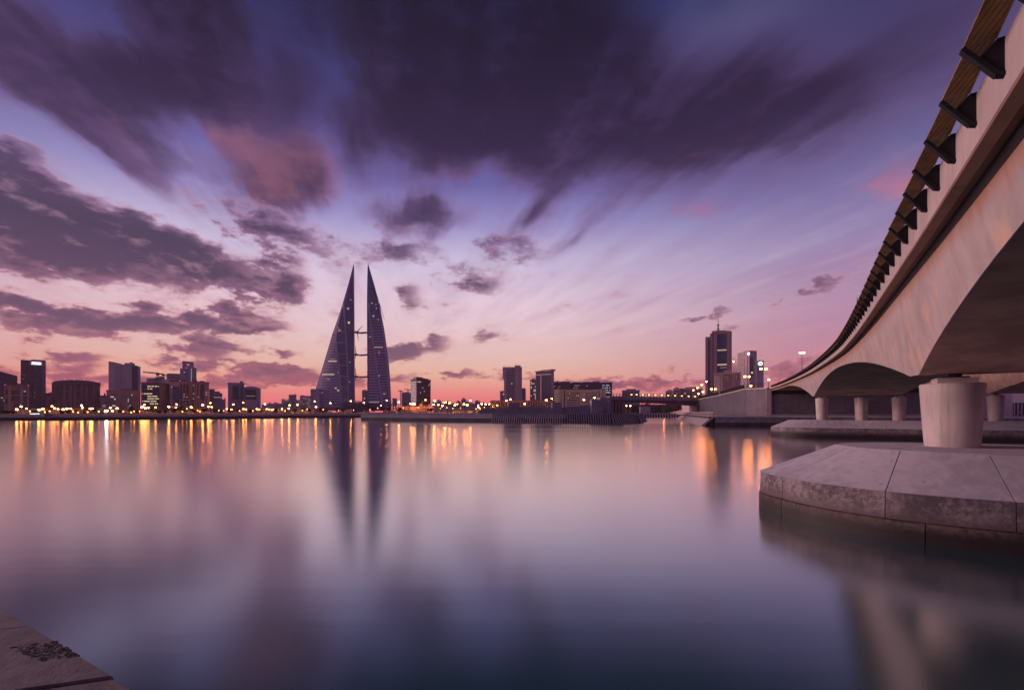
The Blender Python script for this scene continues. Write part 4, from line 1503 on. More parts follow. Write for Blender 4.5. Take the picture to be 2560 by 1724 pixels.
b = Bld('office_tower', 'dark office tower with a glowing white roof sign at left', 52, 115, 901, 480, 'b_dark', roof=False)
b.top(.0, .40, 900.2, 901.2, 'roof_edge', 'b_grey'); b.top(.40, 1, 898.6, 901.2, 'roof_edge', 'b_dark')
b.box(.02, .30, 904, 1000, 'glass_bay', 'glass_dark', .2)
b.box(.34, .42, 902, 1010, 'fin', 'b_brown_dark', .9)
b.box(.44, .80, 912, 1000, 'glass_bay', 'glass_dark', .25)
for i in range(26):
    y = 906 + i * 3.6
    b.box(.83, .985, y, y + 1.5, 'balcony_slab', 'b_grey', .9)
for i in range(12):
    b.box(.44, .80, 916 + i * 7, 916.7 + i * 7, 'floor_line', 'b_dark', .5)
b.box(.385, .81, 904.8, 910.6, 'roof_sign', 'sign_white', 1.3, label='glowing white roof sign')
MB().tube((-b.W / 2 + .375 * b.W, -b.dep / 2 - 1.4, b.z(907.6)), (-b.W / 2 + .375 * b.W, -b.dep / 2 - .4, b.z(907.6)), 1.3, n=12).build('sign_ring', 'b_grey', b.o, local=True)
for f, y in ((.37, 903), (.64, 897.5), (.98, 898)):
    b.beacon(f, y)
for f, y in ((.13, 939), (.08, 948), (.55, 980), (.52, 992)):
    b.box(f, f + .03, y, y + 1.4, 'lit_window', 'lit_dim', .35)

b = Bld('low_block', 'low striped block between the dark tower and brown slab block', 113, 134, 984, 440, 'b_brown_dark')
for i in range(8):
    b.box(.05, .95, 990 + i * 4.2, 991.8 + i * 4.2, 'floor_band', 'b_stone', .5)

b = Bld('slab_block', 'wide brown block with a projecting curved cornice at left', 131, 252, 957, 440, 'b_brown', roof=False)
W, d, H = b.W, b.dep, b.H
rings = []
for j in range(13):
    f = j / 12
    x = lerp(-W / 2 + .03 * W, W / 2 + .01 * W, f)
    cv = 1 - (2 * f - 1) ** 2
    rings.append([(x, -d / 2 - 1.2 - 2.2 * cv, H - 1.8), (x, d / 2, H - 1.8), (x, d / 2, H + .8 + 2.0 * cv), (x, -d / 2 - 1.2 - 2.2 * cv, H + .8 + 2.0 * cv)])
MB().loft(rings, True, True).build('cornice', 'b_brown_dark', b.o, local=True)
for f0, f1, m_, pr in ((.0, .06, 'b_brown_dark', 1.2), (.23, .27, 'b_red', 1.0), (.36, .395, 'b_red', 1.2), (.44, .48, 'b_brown', .8), (.60, .63, 'b_brown', .8), (.68, .73, 'b_brown', .9), (.84, .87, 'b_brown', .9)):
    b.box(f0, f1, 960, 1026, 'pilaster', m_, pr)
for f0, f1, y0, y1 in ((.08, .22, 964, 1015), (.28, .35, 963, 975), (.28, .35, 977, 1016), (.49, .58, 958, 973), (.40, .43, 963, 1016), (.64, .67, 963, 1016), (.75, .83, 962, 1012), (.89, .97, 962, 1015), (.50, .58, 977, 1012)):
    b.box(f0, f1, y0, y1, 'window_strip', 'glass_dark', .15)
b.box(.97, 1.0, 976, 1026, 'end_wall', 'b_brown_dark', .8)
for f in (.25, .45, .66):
    b.beacon(f, 948.5)
b.box(.12, .135, 959, 960.5, 'lit_window', 'lit_white', .3)

b = Bld('stepped_low_block', 'low banded block beside the beige podium', 250, 270, 990, 430, 'b_brown_dark')
for i in range(6):
    b.box(.02, .98, 994 + i * 5, 996 + i * 5, 'floor_band', 'b_stone', .5)
b.box(.3, .7, 1012, 1017, 'lit_window', 'lit_dim', .4)

b = Bld('pale_tower', 'tall pale lilac tower with a curved roofline at left', 272, 352, 914, 520, 'b_pale', roof=False)
W, d, H = b.W, b.dep, b.H
rings = []
for j in range(9):
    f = j / 8
    x = lerp(-W / 2, -W / 2 + .5 * W, f)
    zz = b.z(lerp(905, 911.5, f ** 1.5))
    rings.append([(x, -d / 2, H - .05), (x, d / 2, H - .05), (x, d / 2, zz), (x, -d / 2, zz)])
MB().loft(rings, True, True).build('curved_roof', 'b_pale', b.o, local=True)
b.top(.49, .82, 906.5, 914.1, 'roof_house', 'b_pale', 0.02, .9)
b.top(.66, .76, 903.5, 906.6, 'roof_house', 'b_grey', 0.2, .8)
b.rows(.18, .44, 915, 974, 16, 5, fill=.45, wfill=.45)
b.box(.485, .5, 913, 976, 'fin', 'b_grey', .6)
b.box(.66, .71, 908, 976, 'fin', 'b_pale', 1.2)
b.box(.72, .92, 912, 976, 'glass_bay', 'glass_dark', .2)
b.box(.965, 1.0, 914, 1010, 'fin', 'white_frame', .4)
b.beacon(.0, 904); b.beacon(.74, 902.5); b.beacon(.72, 951)

b = Bld('podium_block', 'beige podium block in front of the pale lilac tower', 267, 350, 977, 440, 'b_tan')
b.rows(.115, .27, 984, 1022, 7, 3, fill=.45, wfill=.9, lit=.4, litmat='lit_white')
b.rows(.62, .78, 984, 1022, 7, 3, fill=.5, wfill=.45, lit=.3, litmat='lit_white')
b.rows(.42, .46, 984, 1022, 7, 1, fill=.3, wfill=.5)

b = Bld('lit_office', 'dark glass office with rows of lit windows and brown flank', 353, 425, 957, 430, 'b_brown', split=.36)
b.box(.02, .98, 960.5, 1012, 'glass_front', 'glass_dark', .2)
b.rows(.08, .97, 962.5, 1012, 8, 20, fill=.42, wfill=.75, lit=.78, litmat='lit_warm', proud=.35, litrun=True)
b.top(.2, .6, 945, 957.1, 'plant_room', 'b_pale')
b.top(.6, 1.2, 948, 957.1, 'plant_room', 'b_pale', .2, .6)
W, d = b.W, b.dep
MB().prism([(-W / 2 + .38 * W, -d / 2 + .1 * d), (-W / 2 + 1.0 * W, -d / 2 + .1 * d), (-W / 2 + 1.0 * W, -d / 2 + .5 * d), (-W / 2 + .38 * W, -d / 2 + .5 * d)], b.z(951), [b.z(948), b.z(940), b.z(940), b.z(948)]).build('green_canopy', 'roof_green', b.o, local=True)


def crane(label, px, ytop, D, j0, j1, yj0, yj1, scale=1.0):
    c = pix(px, ytop, D)
    t_ = thing('tower_crane', label, 'crane', (c.x, c.y, GROUND), 0, 'tower cranes over the skyline')
    m = MB()
    r = .7 * scale
    for sx in (-r, r):
        for sy in (-r, r):
            m.bar((c.x + sx, c.y + sy, GROUND), (c.x + sx, c.y + sy, c.z), .28 * scale)
    z = GROUND
    while z < c.z - 3:
        m.bar((c.x - r, c.y - r, z), (c.x + r, c.y - r, z + 3), .2 * scale)
        m.bar((c.x + r, c.y + r, z), (c.x - r, c.y + r, z + 3), .2 * scale)
        z += 3
    m.build('mast', 'b_dark', t_)
    a, e = pix(j0, yj0, D), pix(j1, yj1, D)
    MB().bar(a, e, 1.0 * scale, 1.2 * scale).build('jib', 'b_dark', t_)
    MB().box(e.x - 1.2, e.x + 1.2, e.y - 1, e.y + 1, e.z - 2.0 * scale, e.z - .3).build('counterweight', 'b_dark', t_)
    MB().bar(pix(px, ytop - 3, D), pix(lerp(px, j0, .6), lerp(ytop, yj0, .8) - .4, D), .2, .2).build('tie_bar', 'b_dark', t_)
    MB().box(c.x - 1.0, c.x + 1.0, c.y - 1.4, c.y + 1, c.z - 2.5, c.z - .2).build('cab', 'b_dark', t_)
    return t_


crane('tower crane above the dark office with lit rows', 394.5, 931, 470, 358, 409, 929.5, 935)

b = Bld('glass_slab', 'narrow block with blue glass and beige edge beside ornate block', 424, 450, 956, 440, 'b_stone')
b.box(.28, .98, 965, 1012, 'glass_front', 'glass_blue', .25)
b.rows(.02, .22, 962, 1012, 10, 1, fill=.5, wfill=.5)
b.box(.15, .22, 966, 967.5, 'lit_window', 'lit_warm', .4)

b = Bld('ring_tower', 'round-topped tower with dark ring bands behind the ornate block', 413, 464, 949, 590, 'b_brown_dark', roof=False)
W = b.W
for k_, (y0, y1, r, mt) in enumerate(((945.5, 949, .42, 'b_stone'), (942, 945.5, .40, 'glass_dark'), (940, 942, .43, 'b_stone'), (936.5, 940, .41, 'glass_dark'), (934.5, 936.5, .43, 'b_stone'), (933, 934.5, .36, 'b_grey'))):
    n = 28
    rr = r * W
    ring = lambda z: [(-.05 * W + rr * cos(2 * pi * i / n), rr * .7 * sin(2 * pi * i / n), z) for i in range(n)]
    MB().loft([ring(b.z(y1) + .02), ring(b.z(y0))], True, True).build('ring_storey', mt, b.o, local=True)
b.top(.7, 1.0, 937, 949.1, 'lift_core', 'b_grey')

b = Bld('notched_tower', 'slim grey tower with a triangular opening at its top', 450, 491.5, 921, 640, 'b_grey', roof=False)
W, d = b.W, b.dep
x0, x1 = -W / 2 + .14 * W, -W / 2 + .83 * W
za, zb, zc = b.z(921), b.z(903), b.z(916.5)
tx = [lerp(x0, x1, q) for q in (.26, .74, .5)]
ty = [b.z(907.4), b.z(907.4), b.z(915.5)]
m = MB()
for yy_ in (-d / 2 + 1, d / 2 - 1):
    m.add([(x0, yy_, za), (x1, yy_, za), (x1, yy_, zb), (x0, yy_, zb), (tx[0], yy_, ty[0]), (tx[1], yy_, ty[1]), (tx[2], yy_, ty[2])], [])
fq = [(0, 1, 6), (1, 2, 5, 6), (2, 3, 4, 5), (3, 0, 6, 4)]
m.f = [q for q in fq] + [tuple(i + 7 for i in q[::-1]) for q in fq] + [(0, 3, 10, 7), (3, 2, 9, 10), (1, 8, 9, 2), (4, 5, 12, 11), (5, 6, 13, 12), (6, 4, 11, 13)]
m.build('crown_frame', 'b_grey', b.o, local=True)
b.top(.78, 1.0, 917.5, 921.1, 'shoulder', 'b_grey')
b.rows(.24, .48, 925, 955, 8, 4, fill=.5, wfill=.8, lit=.1, litmat='lit_white')
b.rows(.66, .70, 920, 955, 14, 1, fill=.6, wfill=.7, lit=.9, litmat='lit_white')
b.rows(.05, .15, 925, 955, 8, 1, fill=.5)
b.rows(.86, .96, 925, 955, 9, 1, fill=.5)
b.beacon(.16, 902); b.beacon(.80, 903); b.beacon(.38, 920); b.beacon(.97, 917)

b = Bld('ornate_block', 'brown ornate block with tall arched recesses beyond the promenade', 449, 523, 955, 400, 'b_red')
W, d = b.W, b.dep


def arch(b, f0, f1, y0, y1, name, material, proud=.15):
    W, d = b.W, b.dep
    x0, x1 = -W / 2 + f0 * W, -W / 2 + f1 * W
    r = (x1 - x0) / 2
    zt, zb = b.z(y0), b.z(y1)
    pts = [(x0, zb), (x1, zb)] + [((x0 + x1) / 2 + r * cos(pi * k_ / 8), zt - r + r * sin(pi * k_ / 8)) for k_ in range(9)]
    n = len(pts)
    vs_ = [(x, -d / 2 - proud, z) for x, z in pts] + [(x, -d / 2 + .1, z) for x, z in pts]
    return MB().add(vs_, [tuple(range(n))] + [(i, (i + 1) % n, n + (i + 1) % n, n + i) for i in range(n)]).build(name, material, b.o, local=True)


for f0, f1 in ((.02, .09), (.13, .20), (.23, .30)):
    arch(b, f0, f1, 960, 998, 'arched_window', 'glass_dark')
    b.box(f0, f1, 1002, 1012, 'window', 'glass_dark', .15)
arch(b, .71, .84, 959, 999, 'arched_window', 'glass_dark')
for f0, f1 in ((.34, .37), (.40, .43), (.49, .53), (.56, .60), (.64, .68)):
    b.box(f0, f1, 957, 1024, 'pilaster', 'b_tan', 1.2)
for f0, f1 in ((.44, .48), (.61, .635)):
    b.box(f0, f1, 959, 1015, 'window_strip', 'glass_dark', .2)
b.box(.0, .32, 999, 1001, 'string_course', 'b_tan', .6)
for f, y in ((.45, 962), (.45, 983), (.45, 996), (.14, 985), (.14, 991), (.24, 992), (.61, 991), (.89, 979), (.89, 985)):
    b.box(f, f + .03, y, y + 1.4, 'lit_window', 'lit_warm', .4)
b.beacon(.02, 953.5); b.beacon(.98, 953.5)

b = Bld('grid_block', 'stepped block with a pale window grid right of ornate block', 523, 556, 982, 470, 'b_grey', roof=False)
b.top(0, .42, 972, 982.1, 'upper_storey', 'b_grey', 0, .9)
b.top(.42, .82, 977.5, 982.1, 'upper_storey', 'b_grey', .1, .9)
b.rows(.32, .98, 984, 1020, 11, 9, fill=.62, wfill=.65)
b.box(.34, .98, 992, 993.6, 'lit_window', 'lit_dim', .3)
b.box(.0, .3, 975, 1022, 'blank_panel', 'b_brown_dark', .3)

b = Bld('low_tail', 'low hazy block behind the stepped grid block', 550, 564, 999, 620, 'b_haze')
b.rows(.1, .9, 1002, 1020, 4, 4)

b = Bld('twin_block', 'grey slab tower left half of the dark pair before the sail towers', 570, 610.5, 958, 480, 'b_grey')
for f0, f1 in ((.30, .36), (.39, .45), (.48, .54), (.57, .63)):
    b.box(f0, f1, 966, 997, 'window_strip', 'glass_dark', .2)
b.box(.28, .66, 964, 998, 'glass_bay', 'glass_dark', .1)
for f0, f1 in ((.78, .83), (.88, .93)):
    b.box(f0, f1, 964, 998, 'window_strip', 'glass_dark', .2)
for i in range(7):
    b.box(.0, 1.0, 1001 + i * 3.2, 1002 + i * 3.2, 'floor_band', 'b_pale', .4)

b = Bld('bowed_block', 'dark block with a bowed roof, right half of the pair', 610.5, 652, 970.5, 480, 'b_grey', roof=False)
W, d, H = b.W, b.dep, b.H
rings = []
for j in range(11):
    f = j / 10
    x = lerp(-W / 2, W / 2, f)
    zz = b.z(970.5 - 4.8 * (1 - (2 * f - .8) ** 2 / 1.44))
    rings.append([(x, -d / 2, H - .05), (x, d / 2, H - .05), (x, d / 2, max(zz, H + .1)), (x, -d / 2, max(zz, H + .1))])
MB().loft(rings, True, True).build('bowed_roof', 'b_grey', b.o, local=True)
b.box(.04, .72, 973, 998, 'glass_front', 'glass_dark', .2)
for i in range(8):
    b.box(.80, 1.0, 974 + i * 3.6, 975.6 + i * 3.6, 'balcony_slab', 'b_pale', .7)
for i in range(7):
    b.box(.0, .78, 1001 + i * 3.2, 1002 + i * 3.2, 'floor_band', 'b_pale', .4)
b.box(.1, .66, 989, 990, 'lit_window', 'lit_dim', .4)

# hazy blocks between the pair and the sail towers
for nm, lb, p0, p1, yt, D_, rr in (('hazy_block', 'hazy stepped block with tallest crown left of sail towers', 722, 741, 987, 900, 5), ('hazy_block', 'hazy low block left of the stepped crown block', 704, 724, 999, 880, 3),
                             ('hazy_block', 'lowest hazy block right of the dark pair', 683, 706, 1009, 860, 2), ('hazy_block', 'hazy block with rows of small lit windows beside the left sail', 750, 781, 990, 820, 7),
                             ('hazy_block', 'hazy low filler block left of the lit small block', 738, 752, 1000, 840, 4)):
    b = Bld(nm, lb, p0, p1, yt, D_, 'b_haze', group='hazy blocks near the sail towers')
    b.rows(.06, .94, yt + 3, 1018, rr, 8, fill=.45, lit=.45 if p0 == 750 else .06, litmat='lit_dim')
    if p0 == 704:
        b.box(.4, .8, yt + .4, yt + 2.4, 'roof_sign', 'lit_dim', .4)
b = Bld('glass_block', 'small hazy glass block seen between the two sail towers', 905, 920, 976, 880, 'b_haze')
b.rows(.1, .9, 980, 1012, 8, 3, 'glass_blue')
b.box(.3, .5, 994, 997, 'lit_window', 'lit_green', .4)
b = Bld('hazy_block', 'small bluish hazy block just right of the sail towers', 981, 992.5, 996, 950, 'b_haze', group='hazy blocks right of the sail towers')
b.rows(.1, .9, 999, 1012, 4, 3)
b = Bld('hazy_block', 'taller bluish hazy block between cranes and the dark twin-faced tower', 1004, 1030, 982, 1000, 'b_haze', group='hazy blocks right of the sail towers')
b.top(.3, .7, 979.5, 982.1, 'roof_house', 'b_haze')
b.rows(.1, .9, 986, 1010, 6, 5)
crane('thin tower crane left of the taller bluish hazy block', 1001.5, 977, 990, 995, 1006, 976.5, 976.8, 1.2)
crane('thin tower crane behind the taller bluish hazy block', 1020, 974, 1010, 1010, 1028, 972.5, 974, 1.2)

b = Bld('twin_faced_tower', 'dark two-faced tower right of the sail towers', 1027, 1077, 949, 620, 'b_brown_dark', split=-.29)
b.top(.02, .45, 942.5, 949.1, 'roof_house', 'b_dark', .1, .7)
b.top(.45, .62, 944.5, 949.1, 'roof_house', 'b_dark', .1, .6)
b.rows(.04, .97, 953, 1010, 15, 14, fill=.4, wfill=.75, lit=.02, litmat='lit_warm')
b.rows(.05, .95, 953, 1010, 15, 6, 'glass_blue', side='left', fill=.45, wfill=.8, lit=.02)
b.box(.05, .30, 954, 955.5, 'lit_window', 'lit_warm', .4)
b.box(.38, .48, 968, 970, 'lit_window', 'lit_dim', .4)

b = Bld('terrace_block', 'low beige terraced block lit by street lamps, centre shore', 985, 1084, 1017, 430, 'b_stone', depth=18)
for i in range(4):
    b.box(.05 + .5 * (i % 2), .40 + .5 * (i % 2), 1019 + i * 2.6, 1020.2 + i * 2.6, 'window_band', 'glass_dark', .2)
b.box(.64, .72, 1008, 1028, 'stair_tower', 'b_tan', 1.5)
b.box(.86, .90, 1010, 1028, 'stair_tower', 'b_tan', 1.5)

# far skyline, low and hazy
random.seed(5)
far = [(1080, 1093, 1006), (1092, 1104, 1001), (1104, 1112, 1008), (1110, 1127, 1004), (1127, 1141, 1009), (1141, 1152, 1003), (1153, 1166, 997.5), (1166, 1174, 1004), (1174, 1187, 1008), (1187, 1201, 1002), (1201, 1216, 1007), (1216, 1228, 1010),
       (654, 668, 1011), (668, 684, 1008)]
names = ['low', 'broad', 'squat', 'wide', 'flat', 'narrow', 'tallest spiked', 'thin', 'plain', 'boxy', 'long', 'last']
for i, (p0, p1, yt) in enumerate(far):
    lb = ('hazy far block, %s from left in the low skyline behind the central lamps' % ORD[i]) if i < 12 else ('hazy far block, %s from left beside the bowed-roof block' % ORD[i - 12])
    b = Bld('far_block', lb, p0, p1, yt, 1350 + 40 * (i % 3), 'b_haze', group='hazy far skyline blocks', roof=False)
    b.top(.2, .6, yt - 2.2, yt + .1, 'roof_house', 'b_haze')
    b.rows(.1, .9, yt + 3, 1018, 3, 4, fill=.4)
    if i == 6:
        b.top(.3, .4, yt - 6, yt - 2, 'spike', 'b_haze', .4, .5); b.top(.6, .68, yt - 4.5, yt, 'spike', 'b_haze', .4, .5)

# --- right of centre
b = Bld('small_annex', 'small dark annex left of the beige slab tower', 1250, 1263, 979, 690, 'b_grey')
b.rows(.1, .9, 982, 1004, 5, 3, lit=.15)
b.box(.55, .95, 983, 986.5, 'lit_window', 'lit_green', .3)
b = Bld('flared_tower', 'beige slab tower with flared edge and taller rib at right', 1260, 1305, 917, 680, 'b_pale', roof=False)
W, d, H = b.W, b.dep, b.H
b.rows(.12, .60, 922, 1000, 19, 1, fill=.5, wfill=.98)
b.box(.61, .66, 914, 1010, 'rib', 'b_stone', 1.2)
b.box(.70, .80, 914, 1010, 'rib', 'b_cream', 1.6)
b.box(.86, .90, 918, 1010, 'rib', 'b_stone', 1.2)
b.top(.60, .92, 913, 917.1, 'crown', 'b_stone', 0, .6)
m = MB()
m.bar((-W / 2, -d / 2, b.z(914)), (-W / 2 + .33 * W, -d / 2, b.z(914)), .25); m.bar((-W / 2, -d / 2, H), (-W / 2, -d / 2, b.z(914)), .25); m.bar((-W / 2 + .33 * W, -d / 2, H), (-W / 2 + .33 * W, -d / 2, b.z(914)), .25)
m.build('roof_frame', 'white_frame', b.o, local=True)
m = MB()
m.bar((-W / 2 + .62 * W, -d / 2, b.z(910)), (-W / 2 + .92 * W, -d / 2, b.z(910)), .3); m.bar((-W / 2 + .62 * W, -d / 2, b.z(913)), (-W / 2 + .62 * W, -d / 2, b.z(910)), .25); m.bar((-W / 2 + .92 * W, -d / 2, b.z(913)), (-W / 2 + .92 * W, -d / 2, b.z(910)), .25)
m.build('roof_frame', 'white_frame', b.o, local=True)
MB().prism([(-W / 2 - 2.0, -d / 2), (-W / 2 + .1, -d / 2), (-W / 2 + .1, d / 2), (-W / 2 - 2.0, d / 2)], b.z(945), H).build('flare', 'b_pale', b.o, local=True)
b.box(.42, .45, 957, 960, 'lit_window', 'lit_white', .5)
b = Bld('annex_tower', 'short grey annex right of the beige slab tower', 1305, 1314.5, 973, 690, 'b_grey')
b.top(0, .55, 969.5, 973.1, 'step', 'b_grey')
b.rows(.1, .9, 976, 1004, 8, 3)
b = Bld('side_block', 'narrow block with lit windows left of the blue glass tower', 1325, 1341, 950, 640, 'b_grey')
b.rows(.1, .95, 953, 1002, 13, 4, lit=.3, litmat='lit_warm', fill=.5)
b = Bld('blue_tower', 'blue glass tower with winged roof and cream band', 1339, 1385, 929, 610, 'glass_blue', split=.17, roof=False)
W, d, H = b.W, b.dep, b.H
b.box(0, 1, 934.5, 937.5, 'cream_band', 'b_cream', .5)
b.box(.32, .40, 938, 1000, 'rib', 'b_stone', .7)
b.rows(.05, .95, 933, 1000, 18, 1, 'b_stone', side='right', fill=.5, wfill=.9)
MB().add([(-W / 2 - 2.2, -d / 2 - 1.5, H + 1.0), (W / 2 + 2.5, -d / 2 - 1.5, H + 2.8), (W / 2 + 2.5, d / 2 + 1.5, H + 2.8), (-W / 2 - 2.2, d / 2 + 1.5, H + 1.0), (-W / 2, -d / 2, H + .02), (W / 2, -d / 2, H + .02), (W / 2, d / 2, H + .02), (-W / 2, d / 2, H + .02)],
         [(3, 2, 1, 0), (4, 5, 6, 7), (0, 1, 5, 4), (1, 2, 6, 5), (2, 3, 7, 6), (3, 0, 4, 7)]).build('winged_roof', 'b_stone', b.o, local=True)
b.top(.3, .6, 924, 927, 'plant', 'b_dark', .3, .6)
b.rows(.04, .30, 941, 1000, 16, 3, 'glass_dark', fill=.75, wfill=.85, proud=.1); b.rows(.42, .97, 941, 1000, 16, 6, 'glass_dark', fill=.75, wfill=.85, proud=.1)

b = Bld('long_block', 'long dark office block with lit end windows behind the cream block', 1420, 1530, 957, 720, 'b_dark')
b.rows(.02, .98, 961, 1000, 7, 34, fill=.45, wfill=.7, lit=.03, litmat='lit_dim')
b.rows(.78, .96, 960.5, 984, 4, 7, fill=.35, wfill=.7, lit=.7, litmat='lit_white', proud=.3)
b.rows(.12, .26, 960.5, 978, 3, 6, fill=.35, wfill=.7, lit=.6, litmat='lit_dim', proud=.3)
b.top(.33, .5, 953.5, 957.1, 'roof_house', 'b_dark'); b.top(.56, .72, 953, 957.1, 'roof_house', 'b_dark')
b = Bld('brown_block', 'brown banded block right behind the blue glass tower', 1383, 1425, 955, 700, 'b_brown_dark')
b.rows(.05, .95, 959, 972, 3, 12, fill=.4, lit=.1, litmat='lit_dim')
b.rows(.05, .38, 973, 1006, 7, 1, 'lit_dim', fill=.35, wfill=.98)

b = Bld('cream_block', 'cream concave block with five window rows right of centre', 1395, 1514, 975, 540, 'b_cream')
b.rows(.185, .46, 980, 1020, 7, 26, fill=.5, wfill=.6, lit=.01)
b.rows(.57, .82, 980, 1020, 7, 24, fill=.5, wfill=.6, lit=.01)
b.box(.0, .12, 972.5, 1026, 'end_tower', 'b_cream', 1.6); b.box(.88, 1.0, 972.5, 1026, 'end_tower', 'b_cream', 1.6)
b.box(.12, .145, 975, 1026, 'slot', 'b_brown_dark', .3); b.box(.855, .88, 975, 1026, 'slot', 'b_brown_dark', .3)
b.box(.055, .07, 973, 1020, 'slot', 'b_brown', 1.75); b.box(.93, .945, 973, 1020, 'slot', 'b_brown', 1.75)

# arcade along the shore road
b = Bld('arcade', 'long low arcade with a row of arches, right of centre', 1226, 1388, 1003, 470, 'b_tan', depth=14, roof=False)
b.box(0, 1, 1000.5, 1003.5, 'cornice', 'b_brown', 1.2)
for i in range(26):
    f = (i + .5) / 26
    arch(b, f - .013, f + .013, 1004.5, 1022, 'arch_opening', 'glass_dark', .25)
    b.box(f + .0155, f + .0225, 1003.5, 1023, 'arcade_pier', 'b_cream', .9)

for i, (p0, p1, yt, lb) in enumerate(((1555, 1599, 976, 'grey stepped block behind the small bridge, left one'), (1664, 1684, 978, 'small grey block behind the small bridge, middle one'), (1683, 1700, 972, 'tall narrow grey block behind small bridge, next to terraces'), (1698, 1756, 971, 'long terraced pale block behind the small bridge lamps'))):
    b = Bld('back_block', lb, p0, p1, yt, 640, 'b_stone' if i != 0 else 'b_grey', group='blocks behind the small bridge')
    b.top(.25, .8, yt - 4.5, yt + .1, 'upper_storey', 'b_stone' if i else 'b_grey')
    b.rows(.06, .94, yt + 2, 1006, 5, 7, fill=.45, lit=.05, litmat='lit_dim')

# brown tower with mast
b = Bld('brown_tower', 'tall plum-brown tower with dark glass and a rooftop mast', 1763, 1829, 840, 540, 'b_plum', roof=False)
W, d, H = b.W, b.dep, b.H
b.box(0, .17, 840, 1010, 'side_wing', 'b_plum', -1.0, back=6); b.box(.17, .235, 842, 1005, 'slot', 'b_stone', -2.0, back=6)
b.box(.10, .165, 846, 1000, 'glass_strip', 'glass_dark', .3)
b.box(.28, .32, 833, 1000, 'glass_strip', 'glass_dark', 1.3)
b.box(.32, .45, 828, 1005, 'pier', 'b_plum', 2.0); b.box(.82, .96, 829, 1005, 'pier', 'b_plum', 2.0)
b.box(.43, .84, 836, 932, 'glass_front', 'glass_blue', .6)
b.top(.25, .75, 826, 840.1, 'crown', 'b_plum', 0, .7); b.top(.75, 1.0, 829.5, 840.1, 'crown', 'b_plum', 0, .7); b.top(.18, .30, 832, 840.1, 'crown', 'b_brown', 0, .7)
b.box(.45, .82, 828, 836, 'lintel', 'b_plum', 1.6)
for i in range(24):
    b.box(.45, .82, 839 + i * 3.9, 839.5 + i * 3.9, 'floor_line', 'b_dark', .75)
b.rows(.46, .81, 873.5, 877.5, 1, 9, 'lit_warm', fill=.8, wfill=.6, proud=.8); b.rows(.46, .81, 909.5, 913.8, 1, 9, 'lit_warm', fill=.8, wfill=.7, proud=.8); b.rows(.55, .81, 917, 921, 1, 6, 'lit_dim', fill=.6, wfill=.5, proud=.8)
for k_ in range(18):
    b.box(.18, .228, 845 + k_ * 8, 848.5 + k_ * 8, 'slot_light', 'lit_green' if k_ % 3 else 'lit_dim', -1.8, back=6)
cx_ = -W / 2 + .49 * W
mm = MB().tube((cx_, -d / 2 + 4, b.z(826)), (cx_, -d / 2 + 4, b.z(810)), .9, .55, 8).tube((cx_, -d / 2 + 4, b.z(810)), (cx_, -d / 2 + 4, b.z(792.5)), .45, .12, 8)
for a_ in range(3):
    mm.bar((cx_ + 2.2 * cos(a_ * 2.1), -d / 2 + 4 + 2.2 * sin(a_ * 2.1), b.z(826)), (cx_, -d / 2 + 4, b.z(816)), .3)
mm.bar((cx_ - 1.7, -d / 2 + 4, b.z(811)), (cx_ + 1.7, -d / 2 + 4, b.z(811)), .5, .9).bar((cx_ - .8, -d / 2 + 4, b.z(814)), (cx_ + .8, -d / 2 + 4, b.z(814)), .4, .7)
mm.build('mast', 'rail_dark', b.o, local=True)

b = Bld('ribbed_block', 'round-cornered ribbed brown block at the foot of the mast tower', 1784, 1851, 933, 470, 'b_stone')
b.box(0, 1, 931, 935.5, 'cornice', 'b_tan', 1.2)
b.ribs(.30, 1.0, 937, 1005, 9, 'b_brown', .28, .8)
b.rows(.24, .29, 938, 1000, 12, 1, fill=.5)
b.top(.38, .66, 925, 933.1, 'roof_house', 'b_haze')
for f, y in ((.42, 941), (.5, 941), (.50, 948), (.84, 941)):
    b.box(f, f + .025, y, y + 1.6, 'lit_window', 'lit_dim', .9)

b = Bld('hotel_tower', 'two-faced stone tower with a lit round emblem near its roof', 1843, 1892, 880, 580, 'b_stone', split=-.62, theta=52, roof=False)
b.top(.0, 1, 877, 880.1, 'crown', 'b_stone', 0, .5)
b.rows(.05, .38, 892, 1000, 13, 4, side='left', fill=.35, wfill=.9)
b.box(.52, .58, 896, 1000, 'window_strip', 'glass_dark', .3, side='left')
b.rows(.72, .78, 894, 1000, 16, 1, side='left', fill=.5, litmat='lit_dim', lit=.3)
b.box(.84, .88, 881, 1000, 'slot', 'b_dark', .3, side='left')
b.box(.04, .5, 893, 940, 'glass_bay', 'glass_blue', .3)
b.rows(.78, .95, 900, 1000, 16, 1, 'lit_dim', fill=.35, wfill=.5)
b.box(.2, .45, 930, 934, 'lit_window', 'lit_warm', .4)


def disc(b, f, y, r, name, material, side='front', label=None):
    W, d = b.W, b.dep
    if side == 'front':
        p, q = Vector((-W / 2 + f * W, -d / 2 - .9, b.z(y))), Vector((-W / 2 + f * W, -d / 2 - .1, b.z(y)))
    else:
        p, q = Vector((-W / 2 - .9, d / 2 - f * d, b.z(y))), Vector((-W / 2 - .1, d / 2 - f * d, b.z(y)))
    return MB().tube(p, q, r, n=20).build(name, material, b.o, local=True, label=label)


